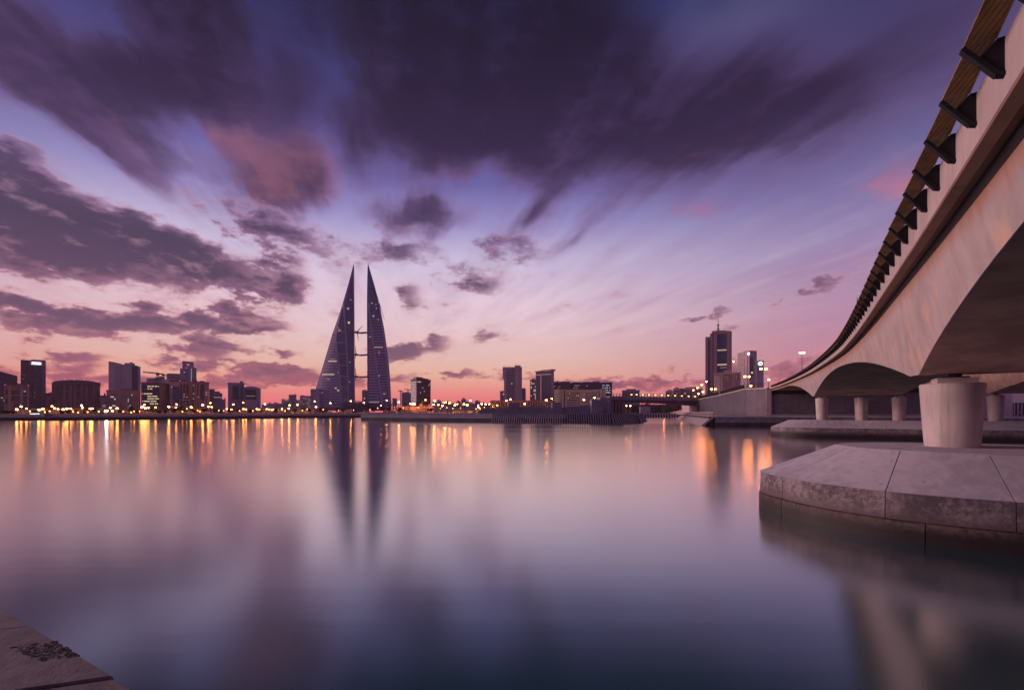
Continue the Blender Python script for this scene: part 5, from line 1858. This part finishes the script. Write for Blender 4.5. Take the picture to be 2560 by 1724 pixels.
disc(b, .95, 885.5, 1.7, 'round_emblem', 'sign_white', 'left', 'white lit round emblem')
b.beacon(.1, 875.5)
b = Bld('annex_block', 'lower grey block with a bright round emblem at its top', 1891, 1909.5, 903, 600, 'b_grey')
disc(b, .55, 908.5, 2.6, 'round_emblem', 'sign_white', 'front', 'bright white round emblem')
disc(b, .62, 909.3, 1.1, 'emblem_mark', 'b_haze', 'front').location.y -= .12
b.rows(.1, .9, 916, 1000, 16, 4, fill=.4)
m = MB()
for f in (.15, .4, .7, .9):
    m.bar((-b.W / 2 + f * b.W, 0, b.H), (-b.W / 2 + f * b.W, 0, b.H + 2.5), .25)
m.build('roof_masts', 'rail_dark', b.o, local=True)

# ------------------------------------------------------------------ the twin sail towers
TD = 735.0
LEFT = [(664, 882.6, 883.8), (690, 876.3, 884.0), (720, 867.8, 884.2), (759, 856.5, 884.5), (800, 843.0, 884.8), (834, 831.0, 885.0), (880, 817.5, 885.3), (925, 804.0, 885.6), (967, 790.5, 885.9), (1005, 783, 886.2), (1026, 781, 886.2)]
RIGHT = [(663, 919.2, 920.6), (690, 918.3, 928.5), (715, 917.8, 935.8), (745, 917.4, 943.4), (780, 917.4, 951.5), (820, 917.5, 959.2), (860, 917.8, 965.0), (893, 918.0, 970.0), (950, 918.4, 974.5), (1013, 918.8, 977.5), (1026, 918.8, 978)]


def surf(tab, bul, px, py, off):
    xl, xr = interp(tab, py)
    u = min(1.0, max(0.0, (px - xl) / max(.2, xr - xl)))
    wm = (xr - xl) / FOC * TD
    y = TD - bul * wm * (4 * u * (1 - u)) - off
    return Vector(((px - CX) / FOC * y, y, EYE + (HORIZON - py) / FOC * y))


def patch(tab, bul, quad, nu, nv, proud, name, material, parent, thick=0.6):
    """a piece laid on the curved face: quad = 4 photograph points (tl, tr, br, bl)"""
    tl, tr, br_, bl = quad
    P = lambda u, v: (lerp(lerp(tl[0], tr[0], u), lerp(bl[0], br_[0], u), v), lerp(lerp(tl[1], tr[1], u), lerp(bl[1], br_[1], u), v))
    fr = [surf(tab, bul, *P(i / nu, j / nv), proud) for j in range(nv + 1) for i in range(nu + 1)]
    bk = [surf(tab, bul, *P(i / nu, j / nv), proud - thick) for j in range(nv + 1) for i in range(nu + 1)]
    n = len(fr)
    ix = lambda i, j: j * (nu + 1) + i
    fs_ = [(ix(i, j), ix(i + 1, j), ix(i + 1, j + 1), ix(i, j + 1)) for j in range(nv) for i in range(nu)]
    for i in range(nu):
        fs_ += [(ix(i, 0), ix(i + 1, 0), n + ix(i + 1, 0), n + ix(i, 0)), (ix(i, nv), ix(i + 1, nv), n + ix(i + 1, nv), n + ix(i, nv))]
    for j in range(nv):
        fs_ += [(ix(0, j), ix(0, j + 1), n + ix(0, j + 1), n + ix(0, j)), (ix(nu, j), ix(nu, j + 1), n + ix(nu, j + 1), n + ix(nu, j))]
    return MB().add(fr + bk, fs_).build(name, material, parent)


def sail(tab, bul, label, px0):
    t_ = thing('sail_tower', label, 'skyscraper', (px_x(px0, TD), TD, GROUND), 0, 'twin sail-shaped towers')
    rings = []
    n = 13
    for k_ in range(len(tab) * 3 - 2):
        py = lerp(tab[k_ // 3][0], tab[min(k_ // 3 + 1, len(tab) - 1)][0], (k_ % 3) / 3)
        xl, xr = interp(tab, py)
        fr = [surf(tab, bul, lerp(xl, xr, i / (n - 1)), py, 0.0) for i in range(n)]
        z = py_z(py, TD)
        for q in fr:
            pass
        wm = (xr - xl) / FOC * TD
        bk = [Vector((lerp(fr[-1].x, fr[0].x, i / (n - 1)), TD + 3 + .35 * wm * (4 * (i / (n - 1)) * (1 - i / (n - 1))), lerp(fr[-1].z, fr[0].z, i / (n - 1)))) for i in range(n)]
        rings.append(fr + bk)
    MB().loft(rings[::-1], True, True).build('glass_body', 'tower_glass', t_)
    return t_


BL = 0.15
lt = sail(LEFT, BL, 'left twin sail-shaped tower, wider, with a long sloping left side', 860)
pa = lambda *a, **k_: patch(LEFT, BL, *a, **k_)
rx = lambda x: x / 3.5625 + 740
ry = lambda y: y / 3.5625 + 640
# left flank: storey bands from the curved spine out to the edge
spine = [(430, 411), (520, 388), (640, 362), (740, 347), (800, 354), (900, 368), (1000, 380), (1130, 391), (1330, 402)]
y = 712.0
while y < 1330:
    py0, py1 = ry(y), ry(y + 12.5)
    xs = rx(interp(spine, y)[0])
    xl = interp(LEFT, py0)[0]
    pa([(xl, py0), (xs, py0), (xs, py1), (xl, py1)], 5, 1, 0.22, 'storey_band', 'tower_stone', lt)
    pa([(xl, py1), (xs, py1), (xs, ry(y + 24.6)), (xl, ry(y + 24.6))], 5, 1, 0.12, 'window_band', 'tower_band', lt)
    y += 24.6
for j in range(1, 22):
    y0 = 430 + j * 40
    a0, a1 = interp(spine, y0)[0], interp(spine, y0 + 41)[0]
    pa([(rx(a0) - .3, ry(y0)), (rx(a0) + 3.0, ry(y0)), (rx(a1) + 3.0, ry(y0 + 41)), (rx(a1) - .3, ry(y0 + 41))], 2, 1, 1.1, 'spine_segment', 'tower_stone', lt)
pa([(rx(415), ry(425)), (rx(425), ry(425)), (rx(352), ry(705)), (rx(328), ry(690))], 2, 8, .9, 'outer_rib', 'tower_stone', lt)
mull = [(430, 416), (560, 426), (700, 437), (830, 444), (1000, 452), (1200, 457), (1330, 461)]
for j in range(9):
    y0, y1 = 430 + j * 100, 430 + (j + 1) * 100
    a0, a1 = interp(mull, y0)[0], interp(mull, y1)[0]
    pa([(rx(a0), ry(y0)), (rx(a0 + 14), ry(y0)), (rx(a1 + 14), ry(y1)), (rx(a1), ry(y1))], 2, 3, 1.0, 'inner_rib', 'tower_stone', lt)
for y0 in (668, 766, 866, 966, 1066, 1165, 1264):
    pa([(rx(interp(spine, y0)[0] + 4), ry(y0)), (rx(interp(mull, y0)[0]), ry(y0)), (rx(interp(mull, y0)[0]), ry(y0 + 9)), (rx(interp(spine, y0)[0] + 4), ry(y0 + 9))], 3, 1, 1.1, 'cross_beam', 'tower_stone', lt)
for y0 in range(520, 1330, 24):
    pa([(rx(interp(spine, y0)[0] + 10), ry(y0)), (rx(interp(mull, y0)[0]), ry(y0)), (rx(interp(mull, y0)[0]), ry(y0 + 3)), (rx(interp(spine, y0)[0] + 10), ry(y0 + 3))], 2, 1, .4, 'floor_line', 'tower_band', lt)
for y0 in range(470, 1290, 24):
    pa([(rx(interp(mull, y0)[0] + 15), ry(y0)), (rx(515), ry(y0)), (rx(515), ry(y0 + 2.6)), (rx(interp(mull, y0)[0] + 15), ry(y0 + 2.6))], 2, 1, .3, 'floor_line', 'tower_band', lt)
for x0, x1, y0, y1, mt in ((287, 362, 932, 938, 'lit_warm'), (305, 350, 914, 917, 'lit_dim'), (232, 340, 1050, 1056, 'lit_warm'), (275, 300, 1092, 1098, 'lit_dim'), (346, 362, 1172, 1179, 'lit_warm'), (368, 384, 1191, 1199, 'lit_warm'),
                           (374, 398, 656, 666, 'lit_dim'), (376, 384, 636, 646, 'lit_dim'), (452, 474, 458, 476, 'lit_dim'), (462, 480, 584, 600, 'lit_warm'), (478, 496, 386, 392, 'lit_dim'), (474, 482, 1114, 1124, 'lit_dim'), (474, 482, 940, 950, 'lit_dim'), (228, 240, 1212, 1218, 'lit_dim'), (372, 378, 1030, 1040, 'lit_dim'), ):
    pa([(rx(x0), ry(y0)), (rx(x1), ry(y0)), (rx(x1), ry(y1)), (rx(x0), ry(y1))], 4, 1, 1.2, 'lit_window', mt, lt)
MB().tube(pix(883.2, 665, TD), pix(885.5, 658, TD), .5, .15, 6).build('spire', 'white_frame', lt)

rt = sail(RIGHT, BL, 'right twin sail-shaped tower, slimmer, with stacked balcony slabs', 948)
pb = lambda *a, **k_: patch(RIGHT, BL, *a, **k_)
diag = [(420, 650), (560, 660), (700, 680), (850, 700), (1000, 722), (1150, 746), (1310, 774)]
ledge = [(420, 733), (500, 744), (620, 760), (720, 775), (920, 801), (1100, 814), (1320, 826)]
for j in range(9):
    y0, y1 = 420 + j * 100, min(420 + (j + 1) * 100, 1325)
    a0, a1 = interp(diag, y0)[0], interp(diag, y1)[0]
    pb([(rx(a0 - 10), ry(y0)), (rx(a0 + 6), ry(y0)), (rx(a1 + 6), ry(y1)), (rx(a1 - 10), ry(y1))], 2, 3, 1.1, 'diagonal_rib', 'tower_stone', rt)
    a0, a1 = interp(ledge, y0)[0], interp(ledge, y1)[0]
    pb([(rx(a0), ry(y0)), (rx(a0 + 14), ry(y0)), (rx(a1 + 14), ry(y1)), (rx(a1), ry(y1))], 2, 3, 1.1, 'edge_rib', 'tower_stone', rt)
    pb([(rx(633), ry(y0)), (rx(640), ry(y0)), (rx(644), ry(y1)), (rx(636), ry(y1))], 1, 2, .6, 'inner_edge', 'tower_band', rt)
y0 = 560
while y0 < 1300:
    xa, xb = interp(diag, y0)[0] + 7, interp(ledge, y0)[0]
    pb([(rx(xa), ry(y0)), (rx(xb), ry(y0)), (rx(xb), ry(y0 + 10)), (rx(xa), ry(y0 + 10))], 3, 1, .9, 'balcony_slab', 'tower_stone', rt)
    y0 += 24.7
for y0 in (660, 757, 857, 957, 1055, 1155, 1255):
    xa, xb = interp(diag, y0)[0] + 7, interp(ledge, y0)[0]
    pb([(rx(xa), ry(y0 - 4)), (rx(xb), ry(y0 - 4)), (rx(xb), ry(y0 + 6)), (rx(xa), ry(y0 + 6))], 3, 1, 1.5, 'cross_beam', 'tower_stone', rt)
y0 = 640
while y0 < 1300:
    xb = interp(diag, y0)[0] - 11
    pb([(rx(645), ry(y0)), (rx(xb), ry(y0)), (rx(xb), ry(y0 + 14)), (rx(645), ry(y0 + 14))], 3, 1, .5, 'storey_band', 'tower_stone', rt)
    y0 += 24.7
for x0, x1, y0, y1, mt in ((668, 684, 414, 424, 'lit_dim'), (706, 716, 426, 434, 'lit_dim'), (680, 698, 526, 542, 'lit_dim'), (712, 720, 458, 472, 'lit_dim'), (728, 736, 562, 572, 'lit_dim'), (696, 772, 806, 816, 'lit_dim'), (734, 744, 846, 870, 'lit_dim'), (650, 668, 716, 722, 'lit_dim'), (776, 796, 1220, 1230, 'lit_dim'), (735, 745, 1060, 1068, 'lit_green'), (650, 740, 1296, 1304, 'lit_dim'), (795, 812, 1278, 1288, 'lit_dim')):
    pb([(rx(x0), ry(y0)), (rx(x1), ry(y0)), (rx(x1), ry(y1)), (rx(x0), ry(y1))], 3, 1, 1.3, 'lit_window', mt, rt)
MB().tube(pix(919.8, 664, TD), pix(922.5, 657, TD), .5, .15, 6).build('spire', 'white_frame', rt)
pb([(920.8, 668), (921.4, 668), (962, 800), (961, 800)], 1, 6, -1.0, 'rear_mast_line', 'white_frame', rt)

# sky bridges with wind turbines
for i, (yb, ph, lb) in enumerate(((831, 0.5, 'highest turbine bridge between the sail towers'), (886.5, 0.0, 'middle turbine bridge between the sail towers'), (941.5, 0.0, 'lowest turbine bridge between the sail towers'))):
    hub = pix(894 if i == 0 else 891, yb - 1, TD - 7)
    t_ = thing('turbine_bridge', lb, 'turbine bridge', tuple(pix(902, yb + 2, TD)), 0, 'turbine bridges between the sail towers')
    a, c, e = pix(885.5, yb, TD - 2), pix(901, yb + 1.2, TD - 4), pix(919, yb, TD - 2)
    MB().bar(a, c, 3.5, 2.0).bar(c, e, 3.5, 2.4).build('bridge_span', 'tower_band', t_)
    MB().tube(hub + Vector((0, -2.5, 0)), hub + Vector((0, 5.5, 0)), 1.5, 1.3, 12).build('nacelle', 'rail_dark', t_)
    L = 13.5
    for k_ in range(3):
        an = ph + k_ * 2 * pi / 3 + (0.35 if i == 0 else .12)
        if i == 0:
            dv = Vector((sin(an) * .92, -.3 * sin(an), cos(an)))
        else:
            dv = Vector((sin(an) * .30 - .08, -.9 * sin(an), cos(an)))
        MB().bar(hub + Vector((0, -2.2, 0)), hub + Vector((0, -2.2, 0)) + dv.normalized() * L, 1.5, .5, upv=(0, 1, 0), w2=.4, h2=.2).build('rotor_blade', 'rail_dark', t_)
# low curved canopy between the towers' feet
cn = thing('podium', 'low dark podium with a curved roof between the sail towers', 'podium', tuple(pix(888, 1022, 700)))
rings = []
for j in range(9):
    f = j / 8
    c = pix(lerp(862, 912, f), 1001.5 + 3 * f ** 2, 700)
    rings.append([(c.x, 690, c.z - 1.3), (c.x, 725, c.z - 1.3), (c.x, 725, c.z + .4), (c.x, 690, c.z + .4)])
MB().loft(rings, True, True).build('curved_roof', 'tower_stone', cn)
MB().box(px_x(866, 700), px_x(911, 700), 694, 724, 1, py_z(1006, 700)).build('glass_hall', 'glass_dark', cn)
lp = thing('podium', 'small stepped podium at the left foot of the sail towers', 'podium', tuple(pix(782, 1022, 730)))
MB().box(px_x(778.5, 725), px_x(800, 725), 722, 745, 1, py_z(972, 725)).build('block', 'tower_stone', lp)
for i in range(6):
    MB().box(px_x(778.5, 725), px_x(790, 725), 721.4, 722.2, py_z(978 + 6 * i, 725), py_z(976 + 6 * i, 725)).build('floor_band', 'tower_band', lp)

HAZE = 0.00009

# ------------------------------------------------------------------ street lamps
def lamp_proto(h, heads, material, r=0.42):
    """pole with one or two heads, at the origin, h metres to the light"""
    t_ = thing('street_lamp', '', 'street lamp')
    MB().tube((0, 0, 0), (0, 0, h - .1), 0.16, 0.09, 6).build('pole', 'steel_grey', t_, local=True)
    MB().box(-.25, .25, -.25, .25, 0, .5).build('base', 'steel_grey', t_, local=True)
    xs = (0.0,) if heads == 1 else (-heads, heads)
    for x in xs:
        if x:
            MB().bar((0, 0, h - .5), (x, 0, h + r + .1), .1, .1).build('arm', 'steel_grey', t_, local=True)
        m = MB()
        m.tube((x, 0, h + r * .55), (x, 0, h + r * .8), r * 1.15, r * .5, 8)
        hd = m.build('lamp_head', 'steel_grey', t_, local=True)
        n = 8
        rings = [[(x + r * k_ * cos(2 * pi * i / n), r * k_ * sin(2 * pi * i / n), h + zz * r) for i in range(n)] for k_, zz in ((.45, -.62), (.95, -.2), (1.0, .15), (.8, .5))]
        MB().loft(rings, True, True).build('light', material, hd, local=True, smooth=True)
    return t_


def place_lamp(px, py, D, label, heads=1, material='lamp_sodium', r=0.42, base=GROUND, group='lit street lamps along the shore'):
    c = pix(px, py, D)
    t_ = lamp_proto(max(1.2, c.z - base), heads, material, r)
    t_.location = (c.x, c.y, base)
    t_['label'] = label
    t_['group'] = group
    return t_


SPANS = [(0, 72, 'the brown framed block at the far left'), (72, 128, 'the dark tower with the white roof sign'), (128, 258, 'the wide brown block with curved cornice'), (258, 352, 'the beige podium block'), (352, 426, 'the dark office with lit window rows'),
         (426, 524, 'the ornate arched brown block'), (524, 569, 'the stepped grid block'), (569, 655, 'the dark pair with the bowed roof'), (655, 700, 'the gap right of the bowed roof'), (700, 783, 'the hazy blocks left of the sail towers'),
         (783, 890, 'the left sail tower'), (890, 980, 'the right sail tower'), (980, 1080, 'the terraced block at centre'), (1080, 1222, 'the low hazy skyline'), (1222, 1395, 'the long arcade'), (1395, 1520, 'the cream concave block')]
LAMPS = [(42, 1023), (53, 1016, .8), (66, 1021, .6), (97, 1024), (107, 1022), (130, 1015, .7), (136, 1020, .6), (145, 1022, .5), (158, 1023), (167, 1021), (177, 1021, .4), (204, 1013, .8), (206, 1019, .6), (226, 1021), (230, 1020.5), (276, 1019, .6), (281, 1027, .6), (293, 1020.5, 1.1),
         (336, 1027, .5), (347, 1028, .6), (355, 1017, 1.2), (361, 1011, .7), (363.5, 1020), (371, 1019, .7), (389, 1018, .6), (422, 1016.5, 1.3), (442, 1010, .7), (440, 1018, .5), (478, 1017.5), (507, 1012, 1.2), (521, 1016, 1.1), (526, 1007, .7), (529, 1017, .5), (567, 1022, .5), (578, 1023, .7),
         (583, 1010.5, 1.2), (608, 1006, .7), (608.5, 1022, .7), (615, 1023, .7), (642, 1022, .6), (648, 1023, .5), (662, 1010, 1.2), (667, 1022, .5), (673, 1023, .6), (680, 1024, .7), (684, 1024, .7), (705, 1022, .8), (724, 1012.5, .8), (722, 1020.5, .8), (744, 1011.5, 1.1), (787, 1003, .7), (790, 1017, .8),
         (826, 1007, 1.0), (877, 1002, .8), (910, 1006, 1.0), (952, 1013, .5), (967, 1000.5, .8), (997, 1005, 1.1), (1025, 1009, .7), (1031, 1009.5, 1.0), (1036, 1010, .9), (1064, 999.5, .7), (1086.5, 1001.5, 1.2), (1084, 1011, .8), (1096, 1011.5, .7), (1106, 1014, .8), (1110, 1005.5, .8), (1113.5, 1005.5, .8),
         (1124, 1007, 1.0), (1137, 1012, .8), (1143, 1010, .6), (1160, 1009.5, 1.0), (1168, 1012, 1.1), (1176, 1001, 1.1), (1195, 1013, .7), (1197, 1018, .8), (1204, 1009.5, 1.0), (1214, 1010, .9), (1223, 1010, .9), (1243, 1013, .5), (1266, 1001, 1.0), (1276, 998, .9), (1312, 1009, .9), (1366, 1000, 1.0), (1380, 996, 1.0), (1460, 999, 1.0), (1487, 994, .9)]
cnt = {}
tot = {}
for L_ in LAMPS:
    for a, b, ph in SPANS:
        if a <= L_[0] < b:
            tot[ph] = tot.get(ph, 0) + 1
            break
for L_ in sorted(LAMPS):
    px, py = L_[0], L_[1]
    k_ = L_[2] if len(L_) > 2 else 1.0
    for a, b, ph in SPANS:
        if a <= px < b:
            break
    i = cnt.get(ph, 0)
    cnt[ph] = i + 1
    if tot[ph] == 1:
        lb = 'lit street lamp standing alone before %s' % ph
    else:
        lb = 'lit street lamp before %s, %s from left' % (ph, ORD[i])
    sd_ = shore_D(px)
    Dl = sd_ + (16 if py > 1017 else 34 if py > 1011 else 62) + random.uniform(0, 8)
    if px > 1225:
        Dl = 420 + random.uniform(0, 20)
    place_lamp(px, py, Dl, lb, 1, 'lamp_sodium' if k_ >= .75 else 'lamp_soft', r=(0.27 + 0.19 * k_) * (1.4 if px > 980 else 1.0))
place_lamp(266, 1027, shore_D(266) + 18, 'bright white lamp before the beige podium block', 1, 'lamp_white', .62)
# lamps of the road beyond the small bridge and along the bridge
RLAMPS = [(1733.5, 975, 300, 1, 'lowest left lamp of the rising row behind the small bridge'), (1744, 969, 285, 1, 'second lamp of the rising row behind the small bridge'), (1754.5, 961.5, 270, 1, 'third lamp of the rising row behind the small bridge'), (1766, 953.5, 255, 1, 'highest lamp of the rising row behind the small bridge'),
          (1757.5, 979, 262, 1, 'right lamp under the rising row behind the small bridge'), (1746.5, 984, 280, 1, 'bottom lamp under the rising row behind the small bridge'), (1783.5, 972.3, 246, 1.0, 'double lamp at the foot of the ribbed brown block'), (1833.5, 904, 330, 1, 'single lamp beside the brown mast tower'),
          (1867.5, 941, 205, 1.0, 'double lamp before the two-faced stone tower'), (1908.5, 922, 186, 1.0, 'tall double lamp before the block with bright emblem'), (1877, 964, 158, 1, 'single low lamp above the wing wall landing'), (1922, 948.5, 152, 1, 'single low lamp at the far end of the leaning screen'),
          (2005, 881.5, 128, .45, 'tall double lamp rising behind the bridge screen')]
for px, py, D_, hd, lb in RLAMPS:
    base = 11.5 if D_ < 260 else 9.5
    if px > 2000:
        base = 11.2
    place_lamp(px, py, D_, lb, hd if hd != 1 or 'double' not in lb else 1.0001, 'lamp_road', .48 if D_ > 170 else .34, base=base, group='lit road lamps by the bridges')
# road deck that carries those lamps behind the wing wall
rd = thing('road_embankment', 'road embankment behind the wing wall and small bridge end', 'embankment', (105, 235, 3))
pts = [(80, 141.5), (84, 150), (95, 190), (101, 227), (101, 245), (112, 300), (150, 300), (150, 228), (138, 190), (132, 120)]
MB().prism(pts[::-1], 2.0, 9.4).build('fill', 'b_stone', rd)

# ------------------------------------------------------------------ trees and palms along the shores
def leaf_cloud(m, c, r, n, size, flat=.8):
    for _ in range(n):
        while True:
            q = Vector((random.uniform(-1, 1), random.uniform(-1, 1), random.uniform(-1, 1)))
            if .25 < q.length < 1:
                break
        p = Vector(c) + Vector((q.x * r, q.y * r, q.z * r * flat))
        a = Vector((random.gauss(0, 1), random.gauss(0, 1), random.gauss(0, 1))).normalized() * size * random.uniform(.6, 1.3)
        b = a.cross(Vector((random.gauss(0, 1), random.gauss(0, 1), random.gauss(0, 1)))).normalized() * size * random.uniform(.4, .9)
        m.add([p - a - b * .3, p + b, p + a - b * .3, p - b], [(0, 1, 2, 3)])


def round_tree(loc, h, r, label, n=260):
    t_ = thing('shore_tree', label, 'tree', loc, 0, 'trees along the shore')
    x, y, z = loc
    MB().tube((x, y, z), (x + .1, y, z + h * .5), .22, .14, 6).tube((x + .1, y, z + h * .45), (x + r * .4, y, z + h * .75), .1, .05, 5).tube((x + .1, y, z + h * .45), (x - r * .4, y + .2, z + h * .72), .1, .05, 5).build('trunk', 'bark', t_)
    m = MB()
    for j in range(6):
        c = (x + random.uniform(-.5, .5) * r, y + random.uniform(-.4, .4) * r, z + h * .7 + random.uniform(-.35, .4) * r)
        leaf_cloud(m, c, r * random.uniform(.45, .7), n // 6, .34, .8)
    m.build('crown', 'leaf', t_)


def palm(loc, h, label, n=11):
    t_ = thing('palm_tree', label, 'palm tree', loc, 0, 'palms along the shore')
    x, y, z = loc
    lean = random.uniform(-.3, .3)
    MB().tube((x, y, z), (x + lean, y, z + h), .26, .17, 7).build('trunk', 'bark', t_)
    for j in range(n):
        an = j * 2 * pi / n + random.uniform(-.2, .2)
        L = random.uniform(2.3, 3.1)
        rise = random.uniform(.2, 1.1)
        prev_ = Vector((x + lean, y, z + h))
        m = MB()
        for k_ in range(1, 6):
            f = k_ / 5
            q = Vector((x + lean + cos(an) * L * f, y + sin(an) * L * f, z + h + rise * 2.2 * f - 2.9 * f * f))
            s_w = Vector((-sin(an), cos(an), 0)) * .42 * (1 - f * .7)
            m.add([prev_ - s_w, prev_ + Vector((0, 0, .12)), prev_ + s_w, q + s_w * .8, q + Vector((0, 0, .12)), q - s_w * .8], [(0, 1, 4, 5), (1, 2, 3, 4)])
            prev_ = q
        m.build('frond', 'leaf_palm', t_)


random.seed(31)
TREES = [(8, 1033), (18, 1031), (30, 1034), (84, 1030), (118, 1030), (152, 1032), (170, 1031), (190, 1030), (213, 1031), (238, 1032), (258, 1031), (300, 1030), (324, 1021), (342, 1031), (380, 1026), (398, 1029), (412, 1030), (434, 1028), (452, 1019), (465, 1024), (486, 1028), (512, 1027), (540, 1024), (552, 1028), (573, 1027), (594, 1027), (625, 1028), (652, 1026), (690, 1027), (714, 1026), (736, 1026),
         (760, 1024), (772, 1027), (800, 1026), (815, 1027), (840, 1025), (858, 1027), (935, 1025), (958, 1022), (972, 1024), (1000, 1023), (1072, 1026), (1079, 1026)]
PALMS = [(806, 1018), (930, 1017), (978, 1010), (989, 1009), (1012, 1009), (1022, 1007), (1095, 1016), (1103, 1017), (1118, 1013), (1130, 1012), (1146, 1014), (1152, 1011), (1163, 1014), (1181, 1013), (1188, 1010), (1209, 1012), (1219, 1013)]
cnt = {}
for px, py in TREES:
    ph = [s for a, b, s in SPANS if a <= px < b][0]
    i = cnt[ph] = cnt.get(ph, 0) + 1
    Dl = shore_D(px) + random.uniform(9, 26)
    h = max(3.0, py_z(py - 6, Dl) - GROUND)
    round_tree((px_x(px, Dl), Dl, GROUND), h, h * .42, 'small dark shore tree before %s, %s from left' % (ph, ORD[i - 1]))
cnt = {}
for px, py in PALMS:
    ph = [s for a, b, s in SPANS if a <= px < b][0]
    i = cnt[ph] = cnt.get(ph, 0) + 1
    Dl = shore_D(px) + random.uniform(18, 50)
    palm((px_x(px, Dl), Dl, GROUND), max(4.0, py_z(py, Dl) - GROUND), 'palm tree lit from below before %s, %s from left' % (ph, ORD[i - 1]))
round_tree((px_x(1672, 372), 372, 2.4), 5.5, 2.3, 'left round tree lit orange under the small bridge')
round_tree((px_x(1688, 374), 374, 2.4), 5.0, 2.1, 'right round tree lit orange under the small bridge')
for px, py, lb in ((1566, 1014, 'lamp seen under the left end of the small bridge'), (1576, 1014, 'second lamp seen under the left end of small bridge'), (1660, 1006, 'tall lamp post seen under the middle of the small bridge'), (1704, 1008, 'right lamp post seen under the small bridge'), (1709, 1010, 'rightmost lamp post seen under the small bridge')):
    place_lamp(px, py, 385, lb, 1, 'lamp_soft', .5, base=2.0, group='lamps under the small bridge')

# low walls, kiosk and lit planting bits on the left shore
kc = pix(82, 1034.5, shore_D(82) + 9)
ks = thing('lit_kiosk', 'bright white lit kiosk on the left promenade', 'kiosk', (kc.x, kc.y, GROUND))
MB().box(kc.x - 1.9, kc.x + 1.7, kc.y, kc.y + 2, GROUND, 2.35).build('counter', 'white_frame', ks)
MB().box(kc.x - 1.75, kc.x + 1.55, kc.y + .1, kc.y + 1.9, 2.36, 3.35).build('lit_box', 'sign_white', ks)
MB().box(kc.x - 2.2, kc.x + 1.9, kc.y - .3, kc.y + 2.2, 3.36, 3.5).build('roof', 'white_frame', ks)
# low garden wall behind the promenade
gw = thing('garden_wall', 'low tan wall running behind the left promenade', 'wall', (-180, 290, GROUND))
GP = [(x, y + 11) for x, y in SHORE[1:]]
strip_wall(GP, [(0, GROUND - .1), (.4, GROUND - .1), (.4, GROUND + .9), (0, GROUND + .9)], 'wall', 'promenade_wall', gw)

# lit terrace walls, low kiosks and planting edges behind the left and central promenade
random.seed(91)
tw_ = thing('terrace_wall', 'long stepped tan terrace wall glowing under the shore lamps', 'terrace wall', (-150, 360, GROUND))
pxx = 2.0
while pxx < 1225:
    wpx = random.uniform(7, 26)
    Dw = shore_D(pxx + wpx / 2) + random.uniform(48, 58) if pxx < 880 else 410 + random.uniform(0, 6)
    aa, bb = pix(pxx, 1030, Dw), pix(pxx + wpx * random.uniform(.75, .97), 1030, Dw)
    hh_ = random.choice((1.6, 2.2, 2.8, 3.4, 4.4))
    yaw_ = (bb - aa).normalized()
    dp = random.uniform(2, 5)
    MB().prism([(aa.x, aa.y), (bb.x, bb.y), (bb.x, bb.y + dp), (aa.x, aa.y + dp)], GROUND - .1, GROUND + hh_).build('wall_section', random.choice(('promenade_wall', 'b_tan', 'b_cream', 'b_stone')), tw_)
    pxx += wpx
# small low lights in the planting
SM = [(14, 1031), (34, 1032), (75, 1028), (112, 1030), (124, 1028), (149, 1030), (183, 1029), (195, 1031), (219, 1030), (247, 1029), (308, 1029), (328, 1031), (402, 1028), (431, 1027), (456, 1029), (467, 1022), (494, 1026), (500, 1029), (547, 1026), (559, 1027), (599, 1027), (632, 1027), (695, 1025), (713, 1027), (733, 1027), (756, 1026), (768, 1023), (808, 1024), (846, 1026), (884, 1025), (925, 1024), (944, 1020), (1008, 1020), (1046, 1019), (1075, 1021), (1101, 1021), (1117, 1019), (1132, 1021), (1151, 1020), (1190, 1022), (1200, 1022), (1211, 1018), (1232, 1017)]
cnt = {}
for px, py in SM:
    ph = [s for a, b, s in SPANS if a <= px < b][0]
    i = cnt[ph] = cnt.get(ph, 0) + 1
    Dl = shore_D(px) + 14 if px < 880 else 395
    c = pix(px, py, Dl)
    t_ = thing('garden_light', 'small low garden light before %s, %s from left' % (ph, ORD[i - 1]), 'garden light', (c.x, c.y, GROUND), 0, 'small low garden lights on the shore')
    MB().tube((c.x, c.y, GROUND), (c.x, c.y, c.z - .1), .07, .05, 5).build('post', 'steel_grey', t_)
    MB().tube((c.x, c.y, c.z - .1), (c.x, c.y, c.z + .35), .2, .26, 6).build('light', 'lamp_garden', t_)

# ------------------------------------------------------------------ air
hz = MB().box(-1000, 1000, -60, 1700, -3.0, 262)
ho = hz.build('haze', 'land')
ho.data.materials.clear()
hm = bpy.data.materials.new('haze')
hm.use_nodes = True
hm.node_tree.nodes.clear()
t = Tree(hm.node_tree)
pv = t.node('ShaderNodeVolumePrincipled')
pv.inputs['Color'].default_value = (0.86, 0.74, 0.86, 1)
pv.inputs['Density'].default_value = HAZE
pv.inputs['Anisotropy'].default_value = 0.2
ou = t.node('ShaderNodeOutputMaterial')
hm.node_tree.links.new(pv.outputs[0], ou.inputs['Volume'])
ho.data.materials.append(hm)
ho['kind'] = 'stuff'
if HAZE <= 0:
    bpy.data.objects.remove(ho)
